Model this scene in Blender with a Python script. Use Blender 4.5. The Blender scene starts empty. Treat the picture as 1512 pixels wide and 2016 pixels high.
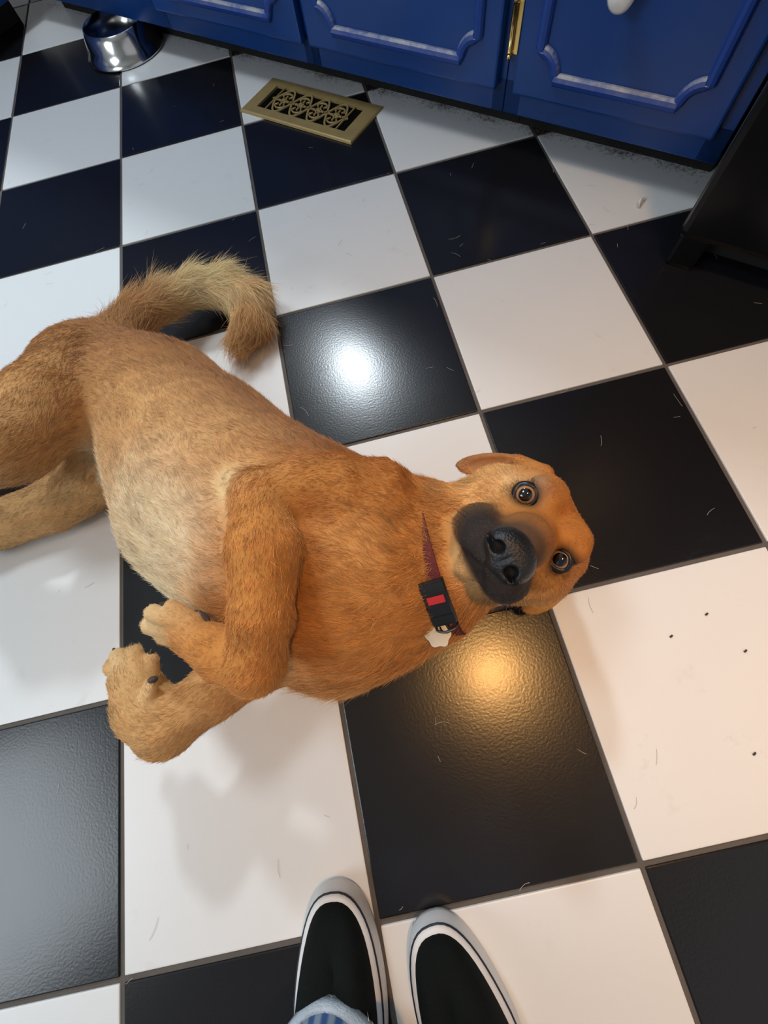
import bpy, bmesh, math, random
import numpy as np
from mathutils import Vector, Matrix, Euler

random.seed(7)
rng = np.random.default_rng(11)
scene = bpy.context.scene
COL = scene.collection
S2 = math.sqrt(2.0)

# ------------------------------------------------------------------ camera
cam_d = bpy.data.cameras.new('camera')
cam = bpy.data.objects.new('camera', cam_d); COL.objects.link(cam)
cam.location = (0.43536, -1.25716, 0.59339)
cam.rotation_euler = Euler((0.332698, 0.103771, -0.220231), 'XYZ')
cam_d.sensor_fit = 'VERTICAL'; cam_d.sensor_height = 36.0; cam_d.sensor_width = 27.0
cam_d.lens = 36.0 * 813.87 / 2016.0
cam_d.clip_start = 0.01; cam_d.clip_end = 50
scene.camera = cam

# ------------------------------------------------------------------ world, lamps, exposure
world = bpy.data.worlds.new('room_ambient'); scene.world = world
world.use_nodes = True
bg = world.node_tree.nodes['Background']
bg.inputs['Color'].default_value = (0.95, 0.97, 1.0, 1); bg.inputs['Strength'].default_value = 0.50
scene.view_settings.view_transform = 'Standard'; scene.view_settings.look = 'None'
scene.view_settings.gamma = 1.0; scene.view_settings.use_curve_mapping = False
scene.view_settings.exposure = -0.25

def area(name, loc, target, sx, sy, power, color, shape='RECTANGLE'):
    d = bpy.data.lights.new(name, 'AREA'); d.shape = shape; d.size = sx; d.size_y = sy
    d.energy = power; d.color = color
    o = bpy.data.objects.new(name, d); COL.objects.link(o); o.location = loc
    o.rotation_euler = (Vector(target) - Vector(loc)).to_track_quat('-Z', 'Y').to_euler()
    return o
WARM = (1.0, 0.50, 0.15); COOL = (0.83, 0.93, 1.0)
LAMP_WARM = (0.80, -1.44, 2.40); LAMP_COOL = (0.414, 0.84, 1.95)
area('ceiling_lamp_light', (LAMP_WARM[0], LAMP_WARM[1], 2.385), (LAMP_WARM[0] + .12, LAMP_WARM[1], 0), .16, .16, 3.7, WARM, 'DISK').data.spread = math.radians(58)
area('wall_lamp_light', LAMP_COOL, (0.431, -0.765, 0), .20, .20, 30, COOL, 'DISK')
WIN_C = (-1.81, -1.72)           # window centre in the wall opposite the cabinets
area('window_daylight', (WIN_C[0], WIN_C[1], 1.70), (0.2, -0.9, 0.0), 1.1, 0.8, 24, COOL)
FILL_PANEL = (-.55, -.20, 2.405)       # added ceiling fill panel, brightens the floor by the cabinets
area('fill_panel_light', FILL_PANEL, (FILL_PANEL[0], FILL_PANEL[1], 0), .55, .55, 24, COOL)

# ------------------------------------------------------------------ materials
def mat(name):
    m = bpy.data.materials.new(name); m.use_nodes = True
    nt = m.node_tree; b = nt.nodes['Principled BSDF']
    return m, nt, b
def simple(name, col, rough=.5, metal=0.0, spec=.5, bump=0.0, bscale=200.0, vary=0.0, vscale=8.0):
    m, nt, b = mat(name)
    b.inputs['Base Color'].default_value = (*col, 1); b.inputs['Roughness'].default_value = rough
    b.inputs['Metallic'].default_value = metal; b.inputs['Specular IOR Level'].default_value = spec
    tc = nt.nodes.new('ShaderNodeTexCoord')
    if vary:
        n = nt.nodes.new('ShaderNodeTexNoise'); n.inputs['Scale'].default_value = vscale; n.inputs['Detail'].default_value = 5
        nt.links.new(tc.outputs['Object'], n.inputs['Vector'])
        mx = nt.nodes.new('ShaderNodeMix'); mx.data_type = 'RGBA'
        mx.inputs[6].default_value = (*[c * (1 - vary) for c in col], 1); mx.inputs[7].default_value = (*[min(1, c * (1 + vary)) for c in col], 1)
        nt.links.new(n.outputs['Fac'], mx.inputs[0]); nt.links.new(mx.outputs[2], b.inputs['Base Color'])
    if bump:
        n = nt.nodes.new('ShaderNodeTexNoise'); n.inputs['Scale'].default_value = bscale; n.inputs['Detail'].default_value = 4
        nt.links.new(tc.outputs['Object'], n.inputs['Vector'])
        bp = nt.nodes.new('ShaderNodeBump'); bp.inputs['Strength'].default_value = bump; bp.inputs['Distance'].default_value = .002
        nt.links.new(n.outputs['Fac'], bp.inputs['Height']); nt.links.new(bp.outputs['Normal'], b.inputs['Normal'])
    return m
def ramp(nt, fac, stops):
    r = nt.nodes.new('ShaderNodeValToRGB'); e = r.color_ramp.elements
    while len(e) < len(stops): e.new(.5)
    for el, (p, c) in zip(e, stops): el.position = p; el.color = (*c, 1)
    nt.links.new(fac, r.inputs['Fac']); return r.outputs['Color']
def tile_mat(name, base, dirt, rough0, rough1, dirt_amt, bumps):
    m, nt, b = mat(name)
    g = nt.nodes.new('ShaderNodeNewGeometry')
    n1 = nt.nodes.new('ShaderNodeTexNoise'); n1.inputs['Scale'].default_value = 22; n1.inputs['Detail'].default_value = 8; n1.inputs['Roughness'].default_value = .65
    n2 = nt.nodes.new('ShaderNodeTexNoise'); n2.inputs['Scale'].default_value = 4.5; n2.inputs['Detail'].default_value = 4
    n3 = nt.nodes.new('ShaderNodeTexNoise'); n3.inputs['Scale'].default_value = 300; n3.inputs['Detail'].default_value = 2
    for n in (n1, n2, n3): nt.links.new(g.outputs['Position'], n.inputs['Vector'])
    f1 = ramp(nt, n1.outputs['Fac'], [(.60, (0, 0, 0)), (.78, (1, 1, 1))])
    f2 = ramp(nt, n2.outputs['Fac'], [(.42, (0, 0, 0)), (.70, (1, 1, 1))])
    mu = nt.nodes.new('ShaderNodeMath'); mu.operation = 'MULTIPLY'; nt.links.new(f1, mu.inputs[0]); nt.links.new(f2, mu.inputs[1])
    mu2 = nt.nodes.new('ShaderNodeMath'); mu2.operation = 'MULTIPLY'; mu2.inputs[1].default_value = dirt_amt; nt.links.new(mu.outputs[0], mu2.inputs[0])
    mx = nt.nodes.new('ShaderNodeMix'); mx.data_type = 'RGBA'; mx.inputs[6].default_value = (*base, 1); mx.inputs[7].default_value = (*dirt, 1)
    nt.links.new(mu2.outputs[0], mx.inputs[0]); nt.links.new(mx.outputs[2], b.inputs['Base Color'])
    rr = nt.nodes.new('ShaderNodeMapRange'); rr.inputs['To Min'].default_value = rough0; rr.inputs['To Max'].default_value = rough1
    nt.links.new(n2.outputs['Fac'], rr.inputs['Value']); nt.links.new(rr.outputs['Result'], b.inputs['Roughness'])
    bp = nt.nodes.new('ShaderNodeBump'); bp.inputs['Strength'].default_value = bumps; bp.inputs['Distance'].default_value = .001
    nt.links.new(n3.outputs['Fac'], bp.inputs['Height']); nt.links.new(bp.outputs['Normal'], b.inputs['Normal'])
    return m
M = {}
M['tile_white'] = tile_mat('white_glazed_tile', (.80, .80, .79), (.55, .53, .49), .30, .42, .6, .08)
M['tile_black'] = tile_mat('black_glazed_tile', (.010, .010, .012), (.05, .05, .052), .185, .265, .55, .11)
M['grout'] = simple('grey_grout', (.115, .10, .088), .9, bump=.4, bscale=300, vary=.25, vscale=30)
M['blue'] = simple('blue_gloss_paint', (.004, .048, .225), .32, vary=.22, vscale=5, bump=.05, bscale=60)
M['toe'] = simple('black_toe_kick', (.012, .011, .010), .8, vary=.4, vscale=15)
M['brass'] = simple('aged_brass', (.46, .33, .14), .42, .35, vary=.22, vscale=25, bump=.05)
M['brass_bright'] = simple('polished_brass', (.80, .58, .22), .25, 1.0)
M['duct'] = simple('duct_shade_black', (.004, .004, .004), .9, spec=.05, vary=.2)
M['steel'] = simple('brushed_steel', (.62, .62, .62), .16, 1.0, vary=.08, vscale=60)
M['rubber_black'] = simple('black_rubber', (.012, .012, .012), .6, vary=.2)
M['appliance'] = simple('black_appliance_enamel', (.006, .006, .007), .24, spec=.16, vary=.3, vscale=12)
M['appliance_highlight'] = simple('dark_grey_edge_highlight', (.05, .05, .052), .4, vary=.2)
M['ceramic'] = simple('white_ceramic', (.85, .84, .82), .2, vary=.03)
M['canvas'] = simple('black_canvas', (.006, .0085, .0085), .85, spec=.12, bump=.6, bscale=900, vary=.35, vscale=30)
M['foxing'] = simple('white_rubber_foxing', (.72, .73, .74), .45, vary=.06, vscale=30)
M['stripe'] = simple('navy_foxing_stripe', (.010, .010, .02), .5, vary=.2)
M['wall'] = simple('painted_wall', (.55, .54, .52), .8, vary=.05)
M['ceiling'] = simple('painted_ceiling', (.60, .60, .58), .9, vary=.03)
M['counter'] = simple('laminate_counter', (.30, .28, .25), .4, vary=.2, vscale=60)
M['webbing'] = simple('red_nylon_webbing', (.11, .008, .009), .7, bump=.5, bscale=700, vary=.3, vscale=60)
M['plastic'] = simple('black_buckle_plastic', (.012, .012, .012), .4, vary=.2)
M['red'] = simple('red_button_plastic', (.55, .03, .03), .4, vary=.1)
M['tagmetal'] = simple('pale_tag_metal', (.34, .37, .39), .38, .3, vary=.1, vscale=90)
M['darkwire'] = simple('dark_steel_wire', (.10, .09, .085), .35, .9, vary=.2)
M['lampwhite'] = simple('white_lamp_trim', (.8, .8, .78), .4, vary=.02)
M['lint'] = simple('pale_lint', (.75, .74, .70), .8, vary=.1)
M['darkbit'] = simple('dark_crumb', (.05, .035, .025), .8, vary=.2)
M['nose'] = simple('wet_black_nose', (.011, .011, .013), .33, bump=.5, bscale=520, vary=.3, vscale=80)
M['nostril'] = simple('nostril_shade_black', (.002, .002, .002), .9, vary=.1)
M['claw'] = simple('dark_claw', (.03, .025, .022), .35, vary=.3, vscale=90)
M['pad'] = simple('dark_paw_pad', (.07, .055, .05), .7, bump=.5, bscale=500, vary=.3, vscale=60)
M['eyelid'] = simple('black_eyelid_rim', (.012, .010, .012), .35, vary=.2)

def pale_top_blue():
    m, nt, b = mat('pale_topped_blue_moulding')
    tc = nt.nodes.new('ShaderNodeTexCoord'); g = nt.nodes.new('ShaderNodeNewGeometry')
    n = nt.nodes.new('ShaderNodeTexNoise'); n.inputs['Scale'].default_value = 28; n.inputs['Detail'].default_value = 7; n.inputs['Roughness'].default_value = .7
    nt.links.new(tc.outputs['Object'], n.inputs['Vector'])
    sx = nt.nodes.new('ShaderNodeSeparateXYZ'); nt.links.new(g.outputs['Normal'], sx.inputs[0])
    up = nt.nodes.new('ShaderNodeMapRange'); up.inputs['From Min'].default_value = .15; up.inputs['From Max'].default_value = .75; nt.links.new(sx.outputs['Z'], up.inputs['Value'])
    nf = nt.nodes.new('ShaderNodeMapRange'); nf.inputs['From Min'].default_value = .30; nf.inputs['From Max'].default_value = .62; nt.links.new(n.outputs['Fac'], nf.inputs['Value'])
    mu = nt.nodes.new('ShaderNodeMath'); mu.operation = 'MULTIPLY'; nt.links.new(up.outputs['Result'], mu.inputs[0]); nt.links.new(nf.outputs['Result'], mu.inputs[1])
    mx = nt.nodes.new('ShaderNodeMix'); mx.data_type = 'RGBA'; mx.inputs[6].default_value = (.008, .05, .28, 1); mx.inputs[7].default_value = (.46, .45, .45, 1)  # paler grey mixed in on upward-facing parts, broken up by noise
    nt.links.new(mu.outputs[0], mx.inputs[0]); nt.links.new(mx.outputs[2], b.inputs['Base Color']); b.inputs['Roughness'].default_value = .4
    return m
M['moulding'] = pale_top_blue()
def denim():
    m, nt, b = mat('blue_denim')
    tc = nt.nodes.new('ShaderNodeTexCoord')
    w = nt.nodes.new('ShaderNodeTexWave'); w.inputs['Scale'].default_value = 22; w.inputs['Distortion'].default_value = 3; w.inputs['Detail'].default_value = 3
    mp = nt.nodes.new('ShaderNodeMapping'); mp.inputs['Scale'].default_value = (1, 1, .08)
    nt.links.new(tc.outputs['Object'], mp.inputs['Vector']); nt.links.new(mp.outputs['Vector'], w.inputs['Vector'])
    nt.links.new(ramp(nt, w.outputs['Fac'], [(.2, (.06, .17, .45)), (.8, (.40, .52, .66))]), b.inputs['Base Color'])
    b.inputs['Roughness'].default_value = .9
    return m
M['denim'] = denim()
M['hem'] = simple('faded_denim_hem', (.42, .52, .62), .9, bump=.8, bscale=400, vary=.3, vscale=60)

# ------------------------------------------------------------------ mesh helpers
def link(o, parent=None):
    COL.objects.link(o)
    if parent is not None: o.parent = parent
    return o
def mesh_obj(name, verts, faces, m, parent=None, smooth=False):
    me = bpy.data.meshes.new(name); me.from_pydata([tuple(v) for v in verts], [], [tuple(f) for f in faces])
    me.materials.append(m)
    if smooth: me.shade_smooth()
    return link(bpy.data.objects.new(name, me), parent)
def bm_obj(name, bm, m, parent=None, smooth=False):
    bmesh.ops.recalc_face_normals(bm, faces=bm.faces)
    me = bpy.data.meshes.new(name); bm.to_mesh(me); bm.free(); me.materials.append(m)
    if smooth: me.shade_smooth()
    return link(bpy.data.objects.new(name, me), parent)
def empty(name, loc=(0, 0, 0), rz=0.0):
    o = bpy.data.objects.new(name, None); o.location = loc; o.rotation_euler = (0, 0, rz); o.empty_display_size = .05
    return link(o)
def tag(o, label=None, cat=None, group=None, kind=None):
    if label: o['label'] = label
    if cat: o['category'] = cat
    if group: o['group'] = group
    if kind: o['kind'] = kind
    return o
def add_box(bm, lo, hi, bevel=0.0, seg=2):
    r = bmesh.ops.create_cube(bm, size=1.0)
    vs = r['verts']
    for v in vs:
        v.co = Vector([lo[i] + (v.co[i] + .5) * (hi[i] - lo[i]) for i in range(3)])
    if bevel:
        es = list({e for v in vs for e in v.link_edges})
        bmesh.ops.bevel(bm, geom=es, offset=bevel, segments=seg, profile=.6, affect='EDGES')
def box(name, lo, hi, m, parent=None, bevel=0.0, seg=2):
    bm = bmesh.new(); add_box(bm, lo, hi, bevel, seg); return bm_obj(name, bm, m, parent, smooth=False)
def lathe(name, prof, m, parent=None, n=64, loc=(0, 0, 0)):
    vs, fs = [], []
    for i in range(n):
        a = 2 * math.pi * i / n
        for r, z in prof: vs.append((loc[0] + r * math.cos(a), loc[1] + r * math.sin(a), loc[2] + z))
    k = len(prof)
    for i in range(n):
        for j in range(k - 1):
            fs.append((i * k + j, ((i + 1) % n) * k + j, ((i + 1) % n) * k + j + 1, i * k + j + 1))
    return mesh_obj(name, vs, fs, m, parent, True)
def sweep(path, prof, closed=False, upv=Vector((0, 0, 1))):
    """prof: list of (side, up) offsets, closed loop; returns verts, faces"""
    path = [Vector(p) for p in path]; n = len(path); k = len(prof); vs, fs = [], []
    for i, p in enumerate(path):
        a = path[i - 1] if (i > 0 or closed) else p
        b = path[(i + 1) % n] if (i < n - 1 or closed) else p
        t = (b - a).normalized(); s = t.cross(upv).normalized(); u = s.cross(t)
        for x, y in prof: vs.append(p + s * x + u * y)
    for i in range(n if closed else n - 1):
        j = (i + 1) % n
        for q in range(k): fs.append((i * k + q, j * k + q, j * k + (q + 1) % k, i * k + (q + 1) % k))
    if not closed:
        fs.append(tuple(range(k))[::-1]); fs.append(tuple((n - 1) * k + q for q in range(k)))
    return vs, fs
def circ(r, n=8, ry=None): return [(r * math.cos(2 * math.pi * i / n), (ry or r) * math.sin(2 * math.pi * i / n)) for i in range(n)]

# ------------------------------------------------------------------ floor of tiles
TILE = .3048; GAP = .0058
floor = box('floor', (-2.9, -3.6, -.05), (2.6, 1.6, -.0022), M['grout'])
tag(floor, 'black and white checkerboard tiled kitchen floor with grey grout', kind='structure')
def tile_mesh(m):
    bm = bmesh.new(); h = TILE / 2 - GAP / 2
    add_box(bm, (-h, -h, -.012), (h, h, 0), .0016, 2)
    me = bpy.data.meshes.new('tile'); bm.to_mesh(me); bm.free(); me.materials.append(m); return me
TM = [tile_mesh(M['tile_white']), tile_mesh(M['tile_black'])]
for i in range(-9, 7):
    for j in range(-6, 9):
        cx = (i + .5) * TILE; cy = -(j + .5) * TILE
        if cx + cy > 1.05 or cx + cy < -3.7 or cx - cy < -3.4 or cx - cy > 3.6: continue
        black = (i + j) % 2 == 1
        o = bpy.data.objects.new('tile', TM[1 if black else 0])
        o.location = (cx, cy, random.uniform(-.0006, .0004)); o.rotation_euler = (random.uniform(-.0015, .0015), random.uniform(-.0015, .0015), 0)
        link(o, floor)

# ------------------------------------------------------------------ room shell (kitchen axes are at 45 degrees to the tiles)
KR = -math.pi / 4                      # local x runs along the cabinets, local -y into the room
def kitchen(name): return empty(name, (0, 0, 0), KR)
def ux(u, n):                          # kitchen coordinates (along, away from the room) to world
    return (u / S2 + n / S2, -u / S2 + n / S2)
NW = .99                               # wall behind the cabinets
def kbox(name, lo, hi, m, parent=None, bevel=0.0):
    o = box(name, lo, hi, m, parent, bevel)
    if parent is None: o.rotation_euler = (0, 0, KR)
    return o
tag(kbox('wall_back', (-2.6, NW, 0), (3.0, NW + .1, 2.5), M['wall']), kind='structure')
tag(kbox('ceiling', (-2.6, -2.6, 2.42), (3.0, NW + .1, 2.5), M['ceiling']), kind='structure')
# wall opposite the cabinets, with the window in it
WN = -2.52; wu = (WIN_C[0] - WIN_C[1]) / S2
bm = bmesh.new()
add_box(bm, (-2.6, WN - .1, 0), (wu - .60, WN, 2.5)); add_box(bm, (wu + .60, WN - .1, 0), (3.0, WN, 2.5))
add_box(bm, (wu - .60, WN - .1, 0), (wu + .60, WN, 1.1)); add_box(bm, (wu - .60, WN - .1, 2.3), (wu + .60, WN, 2.5))
o = bm_obj('wall_front', bm, M['wall']); o.rotation_euler = (0, 0, KR); tag(o, kind='structure')
w = kitchen('window_1'); tag(w, kind='structure')
for nm, lo, hi in (('window_frame', (wu - .60, WN - .06, 1.1), (wu - .55, WN - .01, 2.3)), ('window_frame', (wu + .55, WN - .06, 1.1), (wu + .60, WN - .01, 2.3)),
                   ('window_frame', (wu - .60, WN - .06, 2.25), (wu + .60, WN - .01, 2.3)), ('window_sill', (wu - .63, WN - .08, 1.08), (wu + .63, WN + .05, 1.11)),
                   ('muntin', (wu - .015, WN - .05, 1.1), (wu + .015, WN - .02, 2.3))):
    kbox(nm, lo, hi, M['lampwhite'], w)

# ------------------------------------------------------------------ blue base cabinets
NF = .5 / S2                            # face plane of the cabinets
NT = .64 / S2                           # toe kick plane
ZB = .068; ZTOP = .86
def arc_corner(cx, cz, r, a0, a1, n=8):
    return [(cx + r * math.cos(a0 + (a1 - a0) * i / n), cz + r * math.sin(a0 + (a1 - a0) * i / n)) for i in range(n + 1)]
def moulding_path(u0, u1, z0, z1, r):
    """rectangle with scooped-out corners"""
    p = []
    h = math.pi / 2
    p += arc_corner(u0 - .002, z0 - .002, r, h, 0)
    p += arc_corner(u1 + .002, z0 - .002, r, 2 * h, h)
    p += arc_corner(u1 + .002, z1 + .002, r, 3 * h, 2 * h)
    p += arc_corner(u0 - .002, z1 + .002, r, 4 * h, 3 * h)
    return p
def make_cabinet(u0, u1, d0, d1, label, hinge_u=None, pull=None, root=None):
    c = root or kitchen('base_cabinet'); tag(c, label, 'cabinet', 'blue kitchen base cabinets')
    t = .02
    bm = bmesh.new()
    add_box(bm, (u0, NF + t, ZB), (u0 + .016, NW - .01, ZTOP)); add_box(bm, (u1 - .016, NF + t, ZB), (u1, NW - .01, ZTOP))
    add_box(bm, (u0, NF + t, ZB), (u1, NW - .01, ZB + .016)); add_box(bm, (u0, NW - .02, ZB), (u1, NW - .01, ZTOP))
    bm_obj('carcass', bm, M['blue'], c)
    zd0 = .106; zd1 = .66
    bm = bmesh.new()                    # face frame: rails and stiles
    add_box(bm, (u0, NF, ZB), (u1, NF + t, zd0 + .012), .0015); add_box(bm, (u0, NF, zd1 - .012), (u1, NF + t, zd1 + .03), .0015)
    add_box(bm, (u0, NF, ZTOP - .03), (u1, NF + t, ZTOP), .0015)
    add_box(bm, (u0, NF, ZB), (d0 + .012, NF + t, ZTOP), .0015); add_box(bm, (d1 - .012, NF, ZB), (u1, NF + t, ZTOP), .0015)
    bm_obj('face_frame', bm, M['blue'], c)
    kbox('toe_kick', (u0, NT, 0), (u1, NT + .02, ZB + .01), M['toe'], c)
    d = kbox('door', (d0, NF - .018, zd0), (d1, NF - .0005, zd1), M['blue'], c, .004)
    mp = moulding_path(d0 + .043, d1 - .043, zd0 + .036, zd1 - .036, .032)
    path = [Vector((u, NF - .018, z)) for u, z in mp]
    prof = [(-.0085, .0), (-.0085, .004), (-.0055, .008), (0, .0095), (.0055, .008), (.0085, .004), (.0085, .0)]
    vs, fs = sweep(path, prof, True, Vector((0, -1, 0)))
    mesh_obj('moulding', vs, fs, M['moulding'], d, False)
    dr = kbox('drawer_front', (d0, NF - .018, zd1 + .035), (d1, NF - .0005, ZTOP - .02), M['blue'], c, .004)
    lathe('knob', [(0, 0), (.006, 0), (.006, .012), (.015, .018), (.017, .024), (.010, .030), (0, .031)], M['ceramic'], dr, 20).location = (0, 0, 0)
    k = dr.children[0]; k.rotation_euler = (math.pi / 2, 0, 0); k.location = ((d0 + d1) / 2, NF - .018, (zd1 + ZTOP) / 2)
    if hinge_u is not None:
        for zz in (.185, .60):
            h = kbox('hinge', (hinge_u - .0035, NF - .006, zz - .032), (hinge_u + .010, NF - .0005, zz + .032), M['brass_bright'], c, .001)
            vs, fs = sweep([(hinge_u - .003, NF - .010, zz - .028), (hinge_u - .003, NF - .010, zz + .028)], circ(.0042, 10), False, Vector((0, 1, 0)))
            mesh_obj('hinge_barrel', vs, fs, M['brass_bright'], h, True)
            for zz2 in (-.034, .034):
                b2 = bmesh.new(); bmesh.ops.create_uvsphere(b2, u_segments=10, v_segments=8, radius=.0048, matrix=Matrix.Translation((hinge_u - .003, NF - .010, zz + zz2)))
                bm_obj('hinge_finial', b2, M['brass_bright'], h, True)
    if pull is not None:
        pu, pz = pull
        bp = bmesh.new(); bmesh.ops.create_cone(bp, cap_ends=True, segments=24, radius1=.021, radius2=.018, depth=.004, matrix=Matrix.Translation((pu + .012, NF - .020, pz + .012)) @ Matrix.Rotation(math.pi / 2, 4, 'X'))
        pl = bm_obj('pull_backplate', bp, M['brass'], d, True)
        k = lathe('pull_knob', [(0, 0), (.008, 0), (.007, .012), (.014, .018), (.0185, .026), (.0185, .032), (.013, .039), (0, .041)], M['ceramic'], pl, 28)
        k.rotation_euler = (math.pi / 2, 0, 0); k.location = (pu, NF - .022, pz + .006)
    return c
make_cabinet(-.708, .356, -.10, .347, 'blue base cabinet at the steel bowl, scalloped moulding on its door')
make_cabinet(.357, .812, .366, .799, 'blue base cabinet above the brass floor vent, between two other cabinets')
make_cabinet(.813, 1.206, .833, 1.184, 'blue base cabinet with white knob and brass hinge, beside the black appliance', .818, (.985, .250))
rt = empty('base_cabinet', (-(.71 - NF) / S2, (.71 - NF) / S2, 0), KR + math.pi / 2)
make_cabinet(-.62, .352, -.60, .20, 'blue base cabinet standing at a right angle to the others behind the steel bowl', root=rt)
ct = kbox('countertop', (-1.30, NF - .03, ZTOP), (1.207, NW - .012, ZTOP + .035), M['counter'], None, .004)
tag(ct, 'speckled kitchen countertop running over the blue base cabinets', 'countertop')

# ------------------------------------------------------------------ black appliance
AU = (.995 + .716) / S2; AN = (.995 - .716) / S2
ap = kitchen('kitchen_appliance'); tag(ap, 'tall glossy black kitchen appliance beside the blue cabinets', 'appliance')
kbox('cabinet_body', (AU + .004, AN + .06, .06), (AU + .70, AN + .70, 1.70), M['appliance'], ap, .008)
dd = kbox('door', (AU, AN, .052), (AU + .704, AN + .055, 1.70), M['appliance'], ap, .010)
kbox('edge_highlight', (AU - .001, AN + .014, .06), (AU + .004, AN + .020, 1.69), M['appliance_highlight'], dd)  # grey strip paints the highlight along the rounded door corner
kbox('handle', (AU + .62, AN - .045, .75), (AU + .645, AN - .02, 1.35), M['appliance'], dd, .008)
kbox('base_grille', (AU + .02, AN + .05, .006), (AU + .69, AN + .08, .06), M['rubber_black'], ap, .002)
kbox('foot', (AU + .004, AN + .004, 0), (AU + .05, AN + .05, .056), M['appliance'], ap, .006)
kbox('foot', (AU + .65, AN + .004, 0), (AU + .70, AN + .05, .056), M['appliance'], ap, .006)
kbox('foot', (AU + .02, AN + .6, 0), (AU + .06, AN + .64, .06), M['appliance'], ap, .004)

# ------------------------------------------------------------------ steel dog bowl
bl = empty('dog_bowl', (.018, .478, 0)); tag(bl, 'shiny stainless steel dog bowl with flared base', 'bowl')
lathe('bowl_shell', [(.104, .003), (.1095, .002), (.110, .005), (.1035, .010), (.097, .028), (.089, .048), (.0835, .057), (.0815, .0585), (.0795, .057), (.074, .035), (.064, .014), (.05, .009), (0, .008)], M['steel'], bl, 96)
lathe('rubber_ring', [(.098, .006), (.098, .0), (.106, .0), (.106, .004), (.098, .006)], M['rubber_black'], bl, 64)

# ------------------------------------------------------------------ brass floor register
vx, vy = .4693, -.015
vt = empty('floor_register', (vx, vy, 0), KR + .006); tag(vt, 'brass floor register with scrollwork openings', 'floor vent')
VL, VW = .328, .136; IL, IW = .258, .084
bm = bmesh.new()
zt = .0055
outer = [(-VL / 2, -VW / 2), (VL / 2, -VW / 2), (VL / 2, VW / 2), (-VL / 2, VW / 2)]
inner = [(-IL / 2, -IW / 2), (IL / 2, -IW / 2), (IL / 2, IW / 2), (-IL / 2, IW / 2)]
rings = [[(x, y, .0003) for x, y in outer], [(x * .992, y * .982, .004) for x, y in outer], [(x * .975, y * .945, zt) for x, y in outer], [(x, y, zt) for x, y in inner], [(x, y, .0008) for x, y in inner]]
rv = [[bm.verts.new(p) for p in r] for r in rings]
for a, b in zip(rv[:-1], rv[1:]):
    for q in range(4): bm.faces.new((a[q], a[(q + 1) % 4], b[(q + 1) % 4], b[q]))
bm_obj('register_plate', bm, M['brass'], vt)
box('duct_shade_sheet', (-IL / 2, -IW / 2, .0002), (IL / 2, IW / 2, .0007), M['duct'], vt)  # near-black sheet paints the shade of the duct below the scrollwork
def strip(pts, wdt, name='scroll', m=None, closed=False):
    h = wdt / 2
    vs, fs = sweep([(x, y, zt - .0006) for x, y in pts], [(-h, -.0022), (h, -.0022), (h, .0003), (h * .7, .0006), (-h * .7, .0006), (-h, .0003)], closed)
    return mesh_obj(name, vs, fs, M['brass'], vt)
cell = .0515; x0 = -2 * cell
amp = IW / 2 - .001
strip([(x0 + 4 * cell * i / 64, amp * math.sin(math.pi * (4 * i / 64))) for i in range(65)], .0046, 'lattice_bar')
strip([(x0 + 4 * cell * i / 64, -amp * math.sin(math.pi * (4 * i / 64))) for i in range(65)], .0046, 'lattice_bar')
for q in range(4):
    cx = x0 + (q + .5) * cell
    for s in (-1, 1):
        pts = []                        # C scroll with curled ends
        for i in range(25):
            a = math.radians(-35 + 250 * i / 24); rr = .0118 if 3 < i < 21 else .0085
            pts.append((cx + rr * math.cos(a) * 1.15, s * (.0155 + rr * math.sin(a) * .95)))
        strip(pts, .0032)
        strip([(cx, s * .0045), (cx, s * .018)], .0042)
    strip([(cx - .016, 0), (cx + .016, 0)], .0046)
    strip([(cx + .0075 * math.cos(a * math.pi / 6), .0065 * math.sin(a * math.pi / 6)) for a in range(12)], .0035, closed=True)
for q in range(5):
    cx = x0 + q * cell
    strip([(cx - .007, 0), (cx, .007), (cx + .007, 0), (cx, -.007)], .003, closed=True)
for s in (-1, 1): strip([(s * (2 * cell + .001), -IW / 2), (s * (2 * cell + .001) , IW / 2)], .003, 'lattice_bar')

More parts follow.
